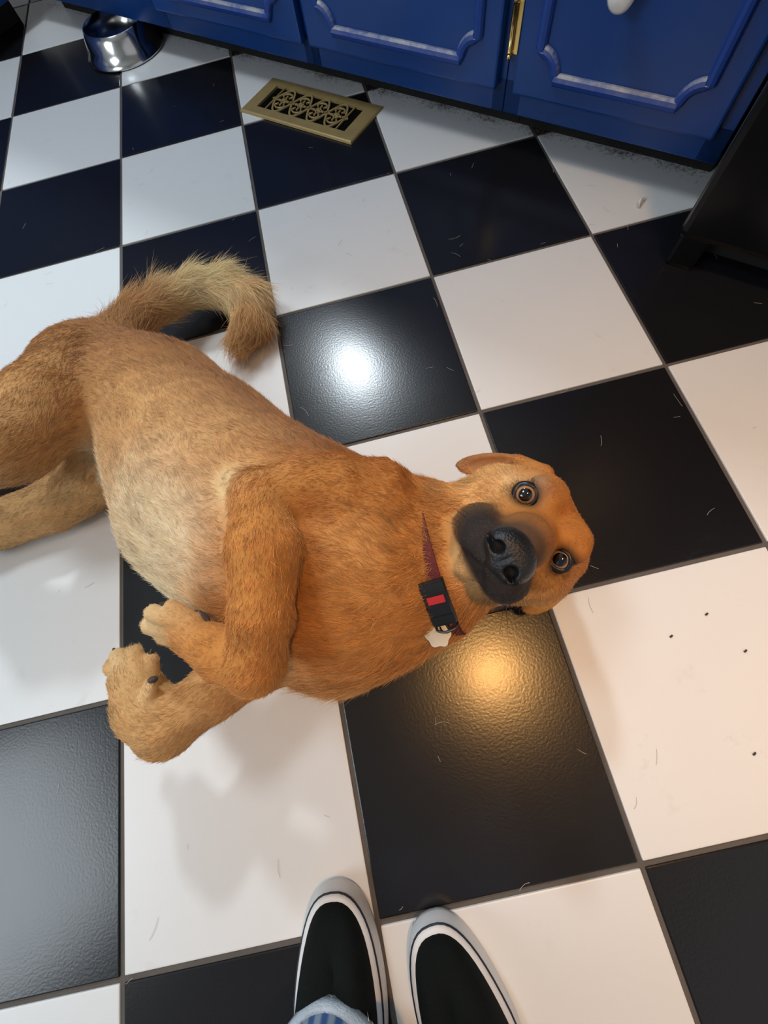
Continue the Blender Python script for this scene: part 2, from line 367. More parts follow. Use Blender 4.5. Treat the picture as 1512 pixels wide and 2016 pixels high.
# ------------------------------------------------------------------ canvas slip-on shoes
def shoe_outline(n=56, grow=0.0, L=.285, wb=.050, wh=.034):
    """toe at y=0, heel at y=-L, x across; returns closed loop"""
    out = []
    for i in range(n):
        a = 2 * math.pi * i / n
        # superellipse in pieces: ball wide at 0.33 L, waist, heel
        y = -L / 2 + (L / 2 + grow) * math.copysign(abs(math.sin(a)) ** .92, math.sin(a))
        t = min(1, max(0, -(y) / L))
        wdt = wb * (1 - .22 * max(0, t - .35) / .65 - .10 * math.exp(-((t - .62) / .14) ** 2))
        x = (wdt + grow) * math.copysign(abs(math.cos(a)) ** .80, math.cos(a))
        out.append((x, y))
    return out
def make_shoe(name, loc, rz, label, mirror=1):
    sh = empty(name, loc, rz); tag(sh, label, 'shoe', 'black slip-on shoes on the tiles')
    n = 56
    def band(nm, zs, m, par):
        vs, fs = [], []
        for g, z in zs:
            for x, y in shoe_outline(n, g):
                lift = .006 * max(0, 1 + y / .05) ** 2 if y > -.05 else 0
                vs.append((x * 1.0 + mirror * .004 * math.cos(y * 20), y, z + lift * (1 if z > .002 else .6)))
        for k in range(len(zs) - 1):
            for i in range(n): fs.append((k * n + i, k * n + (i + 1) % n, (k + 1) * n + (i + 1) % n, (k + 1) * n + i))
        fs.append(tuple(range(n))[::-1]); fs.append(tuple((len(zs) - 1) * n + i for i in range(n)))
        return mesh_obj(nm, vs, fs, m, par, True)
    sole = band('sole', [(-.002, .0), (.0015, .001), (.002, .006), (.0005, .014), (-.0005, .021), (-.002, .027), (-.005, .0295), (-.009, .0300)], M['foxing'], sh)
    # navy pinstripe round the top of the foxing
    pts = []
    for x, y in shoe_outline(n, -.0012):
        lift = .006 * max(0, 1 + y / .05) ** 2 if y > -.05 else 0
        pts.append((x + mirror * .004 * math.cos(y * 20), y, .0245 + lift))
    vs, fs = sweep(pts, circ(.0013, 8), True); mesh_obj('pinstripe', vs, fs, M['stripe'], sole, True)
    # canvas upper: lofted rings that rise to the instep
    vs, fs = [], []; rings = 14; L = .285
    base = shoe_outline(n, -.0065)
    for k in range(rings + 1):
        s = k / rings
        for x, y in base:
            t = -y / L
            hgt = .020 + .052 * min(1, max(0, (t + .02) / .42)) ** 1.15
            if t > .55: hgt = .072 - .006 * (t - .55)
            cy = -.16 if t > .5 else -.16 * min(1, (t + .06) * 1.9) - .02
            ang = s * math.pi / 2
            f = math.cos(ang) ** .75
            yy = y if t > .5 else y + ( -.0) 
            xx = x * max(f, .0)
            zz = .026 + hgt * math.sin(ang) ** .9
            ymix = y - (1 - f) * .055 * max(0, 1 - t / .45)
            vs.append((xx + mirror * .004 * math.cos(y * 20), ymix, zz + .003 * max(0, 1 - t * 8)))
    for k in range(rings):
        for i in range(n): fs.append((k * n + i, k * n + (i + 1) % n, (k + 1) * n + (i + 1) % n, (k + 1) * n + i))
    mesh_obj('canvas_upper', vs, fs, M['canvas'], sh, True)
    # stitched tongue edge across the instep
    vs, fs = sweep([(-.026, -.140, .083), (-.014, -.134, .094), (0, -.132, .098), (.014, -.134, .094), (.026, -.140, .083)], circ(.0022, 8))
    mesh_obj('tongue_binding', vs, fs, M['canvas'], sh, True)
    return sh
make_shoe('slip_on_shoe', (.262, -1.474, 0), math.radians(-3.5), 'black canvas slip-on shoe under the frayed denim hem', 1)
make_shoe('slip_on_shoe', (.370, -1.520, 0), math.radians(7), 'black canvas slip-on shoe without denim over it, toe farther back', -1)

# ------------------------------------------------------------------ the standing person's jeans (only the lower legs are in the place)
def make_leg(foot, top, rz, ps):
    ox, oy = foot[0] - ps.location.x, foot[1] - ps.location.y
    vs, fs = [], []; n = 96; R_ = 12
    for k in range(R_ + 1):
        s = k / R_
        cx = ox + (top[0] - foot[0]) * s; cy = oy + (top[1] - foot[1]) * s; z = foot[2] + (top[2] - foot[2]) * s
        for i in range(n):
            a = 2 * math.pi * i / n
            r = .066 + .008 * s + .0022 * math.sin(a * 5 + k * .7) * (1 - s * .4)
            vs.append((cx + r * math.cos(a + rz) * 1.15, cy + r * math.sin(a + rz) * 1.18, z + .006 * math.sin(a * 2 + 1) * (1 - s) - (.014 * max(0, math.sin(a)) if k == 0 else 0)))
    for k in range(R_):
        for i in range(n): fs.append((k * n + i, k * n + (i + 1) % n, (k + 1) * n + (i + 1) % n, (k + 1) * n + i))
    fs.append(tuple(R_ * n + i for i in range(n)))
    o = mesh_obj('trouser_leg', vs, fs, M['denim'], ps, True)
    md = o.modifiers.new('thick', 'SOLIDIFY'); md.thickness = .003
    pts = [Vector(vs[i]) for i in range(n)]
    v2, f2 = sweep(pts, [(-.0024, -.006), (.0024, -.006), (.003, .010), (-.003, .010)], True); mesh_obj('hem', v2, f2, M['hem'], o, True)
    v3, f3 = [], []
    for q in range(150):                # frayed threads
        i = random.randrange(n); p = pts[i]; a = 2 * math.pi * i / n + rz
        dr = Vector((math.cos(a) * .4 + random.uniform(-.5, .5), math.sin(a) * .4 + random.uniform(-.5, .5), random.uniform(-.6, .2))).normalized()
        ln = random.uniform(.003, .010); b = len(v3); sd = dr.cross(Vector((0, 0, 1))).normalized() * .0004
        p = p + Vector((0, 0, -.004))
        v3 += [p - sd, p + sd, p + dr * ln]; f3.append((b, b + 1, b + 2))
    fr = mesh_obj('frayed_threads', v3, f3, M['lint'], o); fr['kind'] = 'stuff'
    return ps
person = tag(empty('person', (.33, -1.68, 0)), 'person standing in light blue jeans with a frayed hem over one shoe', 'person')
make_leg((.252, -1.625, .084), (.245, -1.84, .92), 0, person)
make_leg((.405, -1.725, .084), (.47, -1.90, .92), 0, person)

# ------------------------------------------------------------------ lamps that light the room, plus the added fill panel
cl = empty('ceiling_lamp', (LAMP_WARM[0], LAMP_WARM[1], 2.42)); tag(cl, 'small round warm ceiling lamp above the dog', 'lamp')
lathe('trim_ring', [(.082, -.004), (.105, -.006), (.11, 0), (.082, 0), (.082, -.004)], M['lampwhite'], cl, 40)
pl_ = empty('fill_panel', (FILL_PANEL[0], FILL_PANEL[1], 2.42)); tag(pl_, 'square white ceiling fill panel added to brighten the floor', 'lamp')
for lo_, hi_ in (((-.31, -.31), (.31, -.28)), ((-.31, .28), (.31, .31)), ((-.31, -.28), (-.28, .28)), ((.28, -.28), (.31, .28))):
    box('fill_panel_frame', (*lo_, -.022), (*hi_, 0), M['lampwhite'], pl_)
wl = empty('wall_lamp', (0, 0, 0)); tag(wl, 'round white lamp on the wall over the counter', 'lamp')
d_ = (Vector((.431, -.765, 0)) - Vector(LAMP_COOL)).normalized()
sh = lathe('lamp_shade', [(.105, .0), (.11, -.01), (.10, -.07), (.05, -.10), (0, -.105)], M['lampwhite'], wl, 40)
sh.location = Vector(LAMP_COOL) + d_ * .004; sh.rotation_euler = d_.to_track_quat('Z', 'Y').to_euler()
wn = ux((LAMP_COOL[0] - LAMP_COOL[1]) / S2, NW)
p0 = Vector(LAMP_COOL) - d_ * .08; p1 = Vector((wn[0], wn[1], p0.z + .02))
vs, fs = sweep([p0, (p0 + p1) / 2 + Vector((0, 0, .02)), p1], circ(.008, 10)); mesh_obj('lamp_arm', vs, fs, M['lampwhite'], wl, True)

# ------------------------------------------------------------------ bits on the floor
def bit(name, label, cat, x, y, z, pts, r, m, group=None):
    vs, fs = sweep([Vector((x, y, z)) + Vector(p) for p in pts], circ(r, 6, r * .6))
    return tag(mesh_obj(name, vs, fs, m, None, True), label, cat, group)
bit('paper_scrap', 'curled white paper scrap on the white tile near the appliance', 'scrap', 1.023, -.566, .004, [(-.008, -.010, 0), (-.004, -.002, .003), (.002, .004, .004), (.010, .008, .001)], .0025, M['lint'])
bit('paper_scrap', 'tiny white scrap under the blue cabinet edge beside the hinge', 'scrap', .898, -.238, .003, [(-.006, .004, 0), (0, 0, .002), (.004, -.006, .002), (.004, .006, .003)], .002, M['lint'])
for x, y, lb in ((.798, -1.287, 'dark crumb on the peach-lit tile closest to the black tile edge'), (.744, -1.303, 'pale brown crumb midway on the white tile beside the dog head'), (.822, -1.339, 'dark crumb at the far side of the white tile beside the dog head'), (.777, -1.446, 'dark crumb low on the white tile beside the dog head')):
    bit('crumb', lb, 'crumb', x, y, .001, [(-.002, -.0008, 0), (0, 0, .0006), (.002, .0009, 0)], .0011, M['darkbit'], 'crumbs on the floor tiles')
# shed hairs lying about
hv, hf = [], []
for q in range(150):
    x = random.uniform(-.35, 1.15); y = random.uniform(-1.6, .2)
    if x + y > .5: continue
    a = random.uniform(0, 6.28); cv = random.uniform(-1.2, 1.2); ln = random.uniform(.006, .03); w_ = .00022
    b = len(hv); k = 6
    for i in range(k):
        aa = a + cv * i / k
        x += math.cos(aa) * ln / k; y += math.sin(aa) * ln / k
        nx, ny = -math.sin(aa) * w_, math.cos(aa) * w_
        hv += [(x + nx, y + ny, .0008), (x - nx, y - ny, .0008)]
    for i in range(k - 1): hf.append((b + 2 * i, b + 2 * i + 1, b + 2 * i + 3, b + 2 * i + 2))
hs = mesh_obj('shed_hairs', hv, hf, simple('pale_shed_hair', (.45, .40, .33), .6, vary=.1))
tag(hs, 'short pale shed dog hairs scattered over the tiles', 'hair', kind='stuff')

# grey dust and hair gathered along the toe kick
hv, hf = [], []
for q in range(2600):
    u_ = random.uniform(-.78, 1.2); n_ = NT - abs(random.gauss(0, .010)) - .001
    if random.random() < .45: u_ = random.choice((.03, .30, .47, .62, .74, .86, 1.03, 1.15)) + random.gauss(0, .022); n_ -= abs(random.gauss(0, .006))
    x, y = ux(u_, n_); z = abs(random.gauss(0, .003)) + .0006
    a = random.uniform(0, 6.28); cv_ = random.uniform(-2.5, 2.5); ln = random.uniform(.003, .012); w_ = .00025; b = len(hv)
    for i in range(4):
        aa = a + cv_ * i / 4; x += math.cos(aa) * ln / 4; y += math.sin(aa) * ln / 4; z = max(.0005, z + random.uniform(-.001, .001))
        hv += [(x - math.sin(aa) * w_, y + math.cos(aa) * w_, z), (x + math.sin(aa) * w_, y - math.cos(aa) * w_, z)]
    for i in range(3): hf.append((b + 2 * i, b + 2 * i + 1, b + 2 * i + 3, b + 2 * i + 2))
ds = mesh_obj('dust_fluff', hv, hf, simple('grey_brown_dust', (.12, .10, .075), .9, vary=.2), floor)
tag(ds, 'grey brown dust fluff gathered along the cabinet toe kick', kind='stuff')
PRIMS = [[0, 0.3669, -1.1388, 0.1, 0.1286, 0.29, -1.081, 0.096, 0.1305, 0.03, "o", 0.015, -0.8, 0.6, -0.04, 0.25],
 [0, 0.29, -1.081, 0.096, 0.1305, 0.2238, -1.0079, 0.092, 0.1296, 0.03, "t", 0.015, -0.67, 0.74, -0.04, 0.25],
 [0, 0.2238, -1.0079, 0.092, 0.1296, 0.1863, -0.9281, 0.088, 0.1151, 0.03, "t", 0.015, -0.42, 0.9, -0.05, 0.25],
 [0, 0.1863, -0.9281, 0.088, 0.1151, 0.129, -0.8288, 0.088, 0.0988, 0.03, "t", 0.015, -0.5, 0.87, 0.0, 0.25],
 [0, 0.129, -0.8288, 0.088, 0.0988, 0.0402, -0.7558, 0.098, 0.0889, 0.03, "t", 0.01, -0.77, 0.63, 0.09, 0.25],
 [0, 0.4286, -1.1724, 0.09, 0.0771, 0.3302, -1.2039, 0.075, 0.0655, 0.03, "t", 0.026, -0.94, -0.3, -0.14, 0.25],
 [0, 0.3302, -1.2039, 0.075, 0.0655, 0.2961, -1.1839, 0.08, 0.0691, 0.03, "t", 0.026, -0.86, 0.5, 0.13, 0.25],
 [0, 0.5142, -1.1509, 0.12, 0.0636, 0.4665, -1.1485, 0.108, 0.0799, 0.03, "o", 0.021, -0.97, 0.05, -0.24, 0.25],
 [0, 0.4665, -1.1485, 0.108, 0.0799, 0.4017, -1.1409, 0.1, 0.1084, 0.03, "o", 0.021, -0.99, 0.12, -0.12, 0.25],
 [0, 0.4056, -1.0923, 0.165, 0.0593, 0.3792, -1.0817, 0.195, 0.0401, 0.016, "o", 0.008, -0.64, 0.26, 0.73, 0.25],
 [0, 0.3792, -1.0817, 0.195, 0.0401, 0.3526, -1.0748, 0.214, 0.03, 0.016, "o", 0.008, -0.8, 0.21, 0.57, 0.25],
 [0, 0.3526, -1.0748, 0.214, 0.03, 0.312, -1.0779, 0.234, 0.0237, 0.016, "o", 0.008, -0.9, -0.07, 0.44, 0.25],
 [0, 0.3097, -1.0761, 0.234, 0.0218, 0.2897, -1.0559, 0.232, 0.0111, 0.008, "c", 0.006, -0.7, 0.71, -0.07, 0.25],
 [0, 0.3119, -1.0838, 0.238, 0.0253, 0.3167, -1.1395, 0.25, 0.0315, 0.014, "o", 0.0085, 0.08, -0.97, 0.21, 0.3],
 [0, 0.3167, -1.1395, 0.25, 0.0315, 0.3022, -1.1959, 0.24, 0.0258, 0.008, "o", 0.0085, -0.25, -0.95, -0.17, 0.3],
 [0, 0.3022, -1.1959, 0.24, 0.0258, 0.2825, -1.2299, 0.215, 0.0263, 0.008, "o", 0.0085, -0.42, -0.73, -0.54, 0.3],
 [0, 0.2824, -1.2311, 0.215, 0.0253, 0.2531, -1.2158, 0.212, 0.0222, 0.01, "o", 0.0075, -0.88, 0.46, -0.09, 0.3],
 [0, 0.2531, -1.2158, 0.212, 0.0222, 0.2174, -1.1891, 0.206, 0.0183, 0.01, "o", 0.0075, -0.79, 0.59, -0.13, 0.3],
 [0, 0.3047, -1.1778, 0.06, 0.0523, 0.2552, -1.2114, 0.085, 0.0379, 0.012, "t", 0.008, -0.76, -0.52, 0.39, 0.3],
 [0, 0.2552, -1.2114, 0.085, 0.0379, 0.1972, -1.2422, 0.12, 0.028, 0.012, "t", 0.008, -0.78, -0.41, 0.47, 0.3],
 [0, 0.1972, -1.2422, 0.12, 0.028, 0.1472, -1.2646, 0.135, 0.03, 0.012, "p", 0.008, -0.88, -0.39, 0.26, 0.3],
 [0, 0.1472, -1.2646, 0.135, 0.03, 0.1285, -1.2439, 0.138, 0.0292, 0.01, "p", 0.0075, -0.67, 0.74, 0.11, 0.3],
 [0, 0.1285, -1.2439, 0.138, 0.0292, 0.1175, -1.2104, 0.142, 0.0237, 0.01, "p", 0.0075, -0.31, 0.94, 0.11, 0.3],
 [0, 0.049, -0.7872, 0.14, 0.0673, 0.0325, -0.8569, 0.175, 0.057, 0.022, "t", 0.012, -0.21, -0.87, 0.44, 0.25],
 [0, 0.0325, -0.8569, 0.175, 0.057, -0.0015, -0.9094, 0.195, 0.047, 0.012, "t", 0.012, -0.52, -0.8, 0.3, 0.25],
 [0, -0.0015, -0.9094, 0.195, 0.047, -0.0679, -0.919, 0.19, 0.0386, 0.012, "t", 0.012, -0.99, -0.14, -0.07, 0.25],
 [0, -0.0679, -0.919, 0.19, 0.0386, -0.2759, -0.7756, 0.13, 0.0318, 0.018, "t", 0.01, -0.8, 0.55, -0.23, 0.25],
 [0, -0.2759, -0.7756, 0.13, 0.0318, -0.4019, -0.7685, 0.1, 0.024, 0.018, "t", 0.01, -0.97, 0.05, -0.23, 0.25],
 [0, -0.4019, -0.7685, 0.1, 0.0224, -0.4723, -0.839, 0.08, 0.0207, 0.012, "p", 0.008, -0.69, -0.69, -0.2, 0.25],
 [0, -0.4723, -0.839, 0.08, 0.0207, -0.5005, -0.8544, 0.07, 0.0224, 0.012, "p", 0.008, -0.84, -0.46, -0.3, 0.25],
 [0, 0.0371, -0.8474, 0.06, 0.0679, 0.0063, -0.885, 0.052, 0.0492, 0.02, "f", 0.01, -0.62, -0.76, -0.16, 0.25],
 [0, 0.0063, -0.885, 0.052, 0.0492, -0.0774, -0.9179, 0.045, 0.0395, 0.005, "f", 0.009, -0.93, -0.36, -0.08, 0.25],
 [0, -0.0774, -0.9179, 0.045, 0.0395, -0.2132, -0.9332, 0.045, 0.0347, 0.005, "f", 0.009, -0.99, -0.11, 0.0, 0.25],
 [0, -0.2079, -0.9318, 0.05, 0.0376, -0.3629, -0.8553, 0.045, 0.0264, 0.014, "p", 0.008, -0.9, 0.44, -0.03, 0.25],
 [0, -0.3629, -0.8553, 0.045, 0.0264, -0.4658, -0.888, 0.035, 0.0215, 0.014, "p", 0.008, -0.95, -0.3, -0.09, 0.25],
 [0, -0.4658, -0.888, 0.035, 0.0215, -0.5175, -0.9506, 0.03, 0.0226, 0.014, "p", 0.008, -0.64, -0.77, -0.06, 0.25],
 [0, 0.0966, -0.9008, 0.13, 0.0236, 0.0543, -0.9137, 0.085, 0.0223, 0.008, "w", 0.018, -0.67, -0.2, -0.71, 0.25],
 [0, 0.0622, -0.7017, 0.1, 0.0488, 0.0893, -0.6289, 0.085, 0.0258, 0.012, "t", 0.04, 0.34, 0.92, -0.19, 0.45],
 [0, 0.0893, -0.6289, 0.085, 0.0258, 0.1282, -0.584, 0.07, 0.0233, 0.012, "f", 0.04, 0.63, 0.73, -0.25, 0.45],
 [0, 0.1282, -0.584, 0.07, 0.0233, 0.18, -0.5611, 0.06, 0.0256, 0.012, "c", 0.04, 0.9, 0.4, -0.17, 0.45],
 [0, 0.18, -0.5611, 0.06, 0.0256, 0.2318, -0.5651, 0.05, 0.0295, 0.012, "c", 0.04, 0.98, -0.08, -0.19, 0.45],
 [0, 0.2318, -0.5651, 0.05, 0.0295, 0.2685, -0.6013, 0.042, 0.0302, 0.012, "c", 0.04, 0.7, -0.69, -0.15, 0.45],
 [0, 0.2685, -0.6013, 0.042, 0.0302, 0.2689, -0.6437, 0.036, 0.0272, 0.012, "f", 0.04, 0.01, -0.99, -0.14, 0.45],
 [0, 0.2689, -0.6437, 0.036, 0.0272, 0.2433, -0.6739, 0.032, 0.018, 0.012, "f", 0.04, -0.64, -0.76, -0.1, 0.45],
 [0, 0.2227, -1.1982, 0.203, 0.0096, 0.1912, -1.1838, 0.2, 0.0094, 0.003, "p", 0.0042, -0.91, 0.42, -0.09, 0.25],
 [0, 0.2236, -1.1907, 0.21, 0.01, 0.1829, -1.1731, 0.208, 0.0093, 0.003, "p", 0.0042, -0.92, 0.4, -0.05, 0.25],
 [0, 0.2285, -1.1848, 0.218, 0.0094, 0.1929, -1.1648, 0.219, 0.0086, 0.003, "p", 0.0042, -0.87, 0.49, 0.02, 0.25],
 [0, 0.231, -1.182, 0.216, 0.008, 0.2116, -1.1636, 0.221, 0.0071, 0.003, "p", 0.0042, -0.71, 0.68, 0.18, 0.25],
 [0, 0.1171, -1.2228, 0.135, 0.0111, 0.088, -1.1931, 0.132, 0.0103, 0.003, "p", 0.0042, -0.7, 0.71, -0.07, 0.25],
 [0, 0.1254, -1.2153, 0.15, 0.0108, 0.1058, -1.1859, 0.148, 0.01, 0.003, "p", 0.0042, -0.55, 0.83, -0.06, 0.25],
 [0, 0.1387, -1.2157, 0.158, 0.0106, 0.1323, -1.1887, 0.161, 0.0097, 0.003, "p", 0.0042, -0.23, 0.97, 0.11, 0.25],
 [0, 0.1435, -1.2191, 0.152, 0.0096, 0.1467, -1.1992, 0.156, 0.0086, 0.003, "p", 0.0042, 0.15, 0.97, 0.19, 0.25],
 [0, 0.1451, -1.2353, 0.16, 0.0083, 0.1512, -1.2251, 0.163, 0.0062, 0.003, "c", 0.0042, 0.5, 0.83, 0.25, 0.25],
 [0, 0.5761, -1.1541, 0.1451, 0.05, 0.5777, -1.145, 0.1119, 0.054, 0.02, "r", 0.006, 0.33, 0.31, -0.89, 0.2],
 [0, 0.5899, -1.1332, 0.1821, 0.022, 0.5883, -1.1241, 0.1622, 0.028, 0.014, "r", 0.005, 0.66, 0.59, -0.46, 0.2],
 [0, 0.6011, -1.1823, 0.1691, 0.022, 0.6012, -1.1807, 0.1473, 0.028, 0.014, "r", 0.005, 0.79, 0.02, -0.61, 0.2],
 [0, 0.5828, -1.1311, 0.2004, 0.012, 0.5835, -1.1446, 0.1959, 0.012, 0.01, "r", 0.004, 0.76, 0.64, -0.09, 0.2],
 [0, 0.5974, -1.1953, 0.1834, 0.012, 0.5921, -1.1824, 0.1859, 0.012, 0.01, "r", 0.004, 0.94, -0.15, -0.3, 0.2],
 [0, 0.5523, -1.1123, 0.1509, 0.036, 0.5455, -1.1127, 0.1225, 0.042, 0.02, "o", 0.009, -0.05, 0.53, -0.85, 0.3],
 [0, 0.5722, -1.1992, 0.128, 0.036, 0.5628, -1.1883, 0.1025, 0.042, 0.02, "o", 0.009, 0.08, -0.04, -1.0, 0.3],
 [0, 0.5698, -1.1608, 0.1651, 0.03, 0.542, -1.1818, 0.2205, 0.024, 0.012, "r", 0.0035, 0.33, 0.31, -0.89, 0.2],
 [0, 0.542, -1.1818, 0.2205, 0.024, 0.5281, -1.1916, 0.2455, 0.0205, 0.008, "n", 0.0025, 0.33, 0.31, -0.89, 0.2],
 [0, 0.544, -1.1494, 0.1876, 0.02, 0.5527, -1.1192, 0.1733, 0.022, 0.015, "o", 0.004, -0.12, 0.69, -0.71, 0.2],
 [0, 0.5534, -1.1909, 0.1766, 0.02, 0.5721, -1.2042, 0.1509, 0.022, 0.015, "o", 0.004, 0.09, -0.26, -0.96, 0.2],
 [0, 0.5048, -1.1776, 0.2385, 0.0195, 0.5122, -1.1528, 0.1972, 0.024, 0.01, "m", 0.0042, -0.05, 0.53, -0.85, 0.2],
 [0, 0.5119, -1.2087, 0.2303, 0.0195, 0.5243, -1.2056, 0.1832, 0.024, 0.01, "m", 0.0042, 0.08, -0.04, -1.0, 0.2],
 [0, 0.5094, -1.1952, 0.243, 0.017, 0.5086, -1.1899, 0.2222, 0.02, 0.008, "m", 0.0038, -0.61, 0.07, -0.79, 0.2],
 [0, 0.4935, -1.189, 0.2057, 0.013, 0.5058, -1.1712, 0.1492, 0.022, 0.01, "k", 0.006, 0.23, 0.3, -0.93, 0.2],
 [0, 0.5085, -1.1709, 0.1503, 0.034, 0.542, -1.1506, 0.1024, 0.05, 0.02, "o", 0.015, 0.23, 0.3, -0.93, 0.3],
 [1, 0.5652, -1.0623, 0.125, -0.9694, 0.2454, -0.0, 0.2454, 0.9694, 0.0096, 0.0023, 0.0093, -1.0, 0.044, 0.0165, 0.0062, 0.004, "e", 0.003, -0.97, 0.25, -0.0, 0.15, 0],
 [1, 0.5702, -1.0655, 0.1305, -0.9694, 0.2454, -0.0, 0.2454, 0.9694, 0.0096, 0.0023, 0.0093, -1.0, 0.036, 0.0115, 0.0068, 0.002, "e", 0.002, -0.97, 0.25, -0.0, 0.15, 1],
 [0, 0.6129, -1.0924, 0.125, 0.017, 0.595, -1.0703, 0.128, 0.01, 0.008, "o", 0.005, -0.97, 0.25, -0.0, 0.25],
 [1, 0.5884, -1.221, 0.0675, -0.6269, -0.2943, -0.7213, 0.2468, -0.9532, 0.1744, -0.7389, -0.0687, 0.6703, 0.038, 0.017, 0.007, 0.008, "o", 0.004, -0.63, -0.29, -0.72, 0.15, 0],
 [0, 0.6047, -1.195, 0.1324, 0.02, 0.5944, -1.2181, 0.0745, 0.009, 0.01, "o", 0.005, -0.63, -0.29, -0.72, 0.25],
 [1, 0.566, -1.1322, 0.1978, -0.3277, -0.3105, 0.8923, 0.2156, -0.9441, -0.2493, 0.9198, 0.1107, 0.3763, 0.015, 0.0138, 0.0118, 0.003, "d", 0.001, -0.33, -0.31, 0.89, 0.15, 1],
 [1, 0.5815, -1.2001, 0.1798, -0.3277, -0.3105, 0.8923, 0.2156, -0.9441, -0.2493, 0.9198, 0.1107, 0.3763, 0.015, 0.0138, 0.01, 0.003, "d", 0.001, -0.33, -0.31, 0.89, 0.15, 1],
 [1, 0.4987, -1.2023, 0.2607, -0.3277, -0.3105, 0.8923, 0.2156, -0.9441, -0.2493, 0.9198, 0.1107, 0.3763, 0.011, 0.0024, 0.014, 0.003, "d", 0.001, -0.33, -0.31, 0.89, 0.15, 1],
 [1, 0.4852, -1.1905, 0.2503, -0.5303, 0.8232, -0.2028, -0.4841, -0.0976, 0.8696, 0.696, 0.5594, 0.4502, 0.0155, 0.012, 0.0024, 0.003, "d", 0.001, -0.33, -0.31, 0.89, 0.15, 1],
 [1, 0.4901, -1.2122, 0.2446, -0.1677, -0.7647, -0.6222, -0.3853, -0.5301, 0.7553, -0.9074, 0.3664, -0.2058, 0.0155, 0.012, 0.0024, 0.003, "d", 0.001, -0.33, -0.31, 0.89, 0.15, 1]]
PAINTS = [[0.5172, -1.197, 0.2565, 0.02, 0.004, "m", 0.95],
 [0.5756, -1.0673, 0.13, 0.01, 0.003, "d", 0.6],
 [0.5376, -1.0582, 0.13, 0.011, 0.003, "E", 0.8],
 [0.5527, -1.0603, 0.13, 0.011, 0.003, "E", 0.8],
 [0.5654, -1.0638, 0.13, 0.011, 0.003, "E", 0.8],
 [0.1675, -0.7618, 0.13, 0.056, 0.016, "B", 0.9],
 [0.2453, -0.8604, 0.16, 0.056, 0.016, "B", 0.9],
 [0.2976, -0.9273, 0.17, 0.056, 0.016, "B", 0.9],
 [0.3446, -0.984, 0.18, 0.056, 0.016, "B", 0.9],
 [0.3877, -1.0169, 0.18, 0.056, 0.016, "B", 0.9],
 [0.0414, -0.7298, 0.15, 0.055, 0.02, "B", 0.6],
 [0.1116, -0.7883, 0.17, 0.055, 0.02, "B", 0.6],
 [0.2378, -0.9855, 0.2, 0.055, 0.02, "f", 0.8],
 [0.2868, -1.0175, 0.21, 0.055, 0.02, "f", 0.8],
 [0.1919, -0.9254, 0.18, 0.055, 0.02, "f", 0.8],
 [0.1114, -0.9603, 0.1, 0.065, 0.012, "w", 0.9],
 [0.1235, -1.0385, 0.1, 0.065, 0.012, "w", 0.9],
 [0.1671, -1.0951, 0.12, 0.065, 0.012, "w", 0.9],
 [0.2208, -1.083, 0.17, 0.065, 0.012, "w", 0.9],
 [0.1876, -1.0332, 0.16, 0.065, 0.012, "w", 0.9],
 [0.193, -1.1301, 0.1, 0.065, 0.012, "w", 0.9],
 [0.3018, -1.2277, 0.08, 0.05, 0.015, "f", 0.7],
 [0.2733, -1.2098, 0.1, 0.05, 0.015, "f", 0.7],
 [0.3466, -1.2378, 0.06, 0.05, 0.015, "f", 0.7],
 [-0.0474, -0.8011, 0.16, 0.035, 0.012, "c", 0.5],
 [-0.0136, -0.9002, 0.2, 0.035, 0.012, "c", 0.5],
 [-0.0608, -0.6905, 0.12, 0.035, 0.012, "c", 0.5],
 [0.2886, -1.0597, 0.235, 0.018, 0.005, "c", 0.9],
 [0.0707, -0.9097, 0.11, 0.034, 0.006, "w", 0.95],
 [-0.0896, -0.9356, 0.07, 0.05, 0.015, "f", 0.6],
 [-0.0182, -0.9378, 0.07, 0.05, 0.015, "f", 0.6],
 [0.1887, -1.1673, 0.215, 0.016, 0.005, "c", 0.8],
 [0.1889, -1.176, 0.2, 0.016, 0.005, "c", 0.8],
 [0.1108, -1.1902, 0.15, 0.02, 0.006, "c", 0.5],
 [0.5452, -1.1015, 0.1599, 0.045, 0.01, "k", 0.9],
 [0.5146, -1.1176, 0.1543, 0.03, 0.01, "k", 0.8],
 [0.5635, -1.2143, 0.1217, 0.035, 0.01, "k", 0.5],
 [0.5727, -1.1269, 0.2116, 0.016, 0.004, "g", 0.55],
 [0.5611, -1.1116, 0.2037, 0.012, 0.004, "c", 0.6],
 [0.4915, -1.1757, 0.1536, 0.03, 0.008, "c", 0.7],
 [0.5639, -1.1342, 0.2036, 0.0145, 0.0025, "d", 0.9],
 [0.5794, -1.2022, 0.1856, 0.0155, 0.0025, "d", 0.9],
 [0.0976, -0.9089, 0.23, 0.05, 0.02, "f", 0.25],
 [0.0748, -0.9614, 0.24, 0.05, 0.02, "f", 0.25],
 [0.0486, -0.9201, 0.15, 0.05, 0.02, "f", 0.25],
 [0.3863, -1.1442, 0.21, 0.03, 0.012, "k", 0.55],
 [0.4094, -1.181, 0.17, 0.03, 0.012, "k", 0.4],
 [0.3289, -1.1665, 0.2, 0.03, 0.012, "r", 0.5],  # darker dab beside the foreleg crease, shading painted into the coat
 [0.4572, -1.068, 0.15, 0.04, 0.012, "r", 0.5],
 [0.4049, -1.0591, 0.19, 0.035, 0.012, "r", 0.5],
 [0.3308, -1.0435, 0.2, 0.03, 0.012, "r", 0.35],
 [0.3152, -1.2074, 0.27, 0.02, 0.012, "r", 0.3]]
HEAD = {"o": [0.571, -1.1688, 0.1964], "F": [-0.3277, -0.3105, 0.8923], "L": [0.2156, -0.9441, -0.2493], "U": [0.9198, 0.1107, 0.3763], "eye": 0.0381}
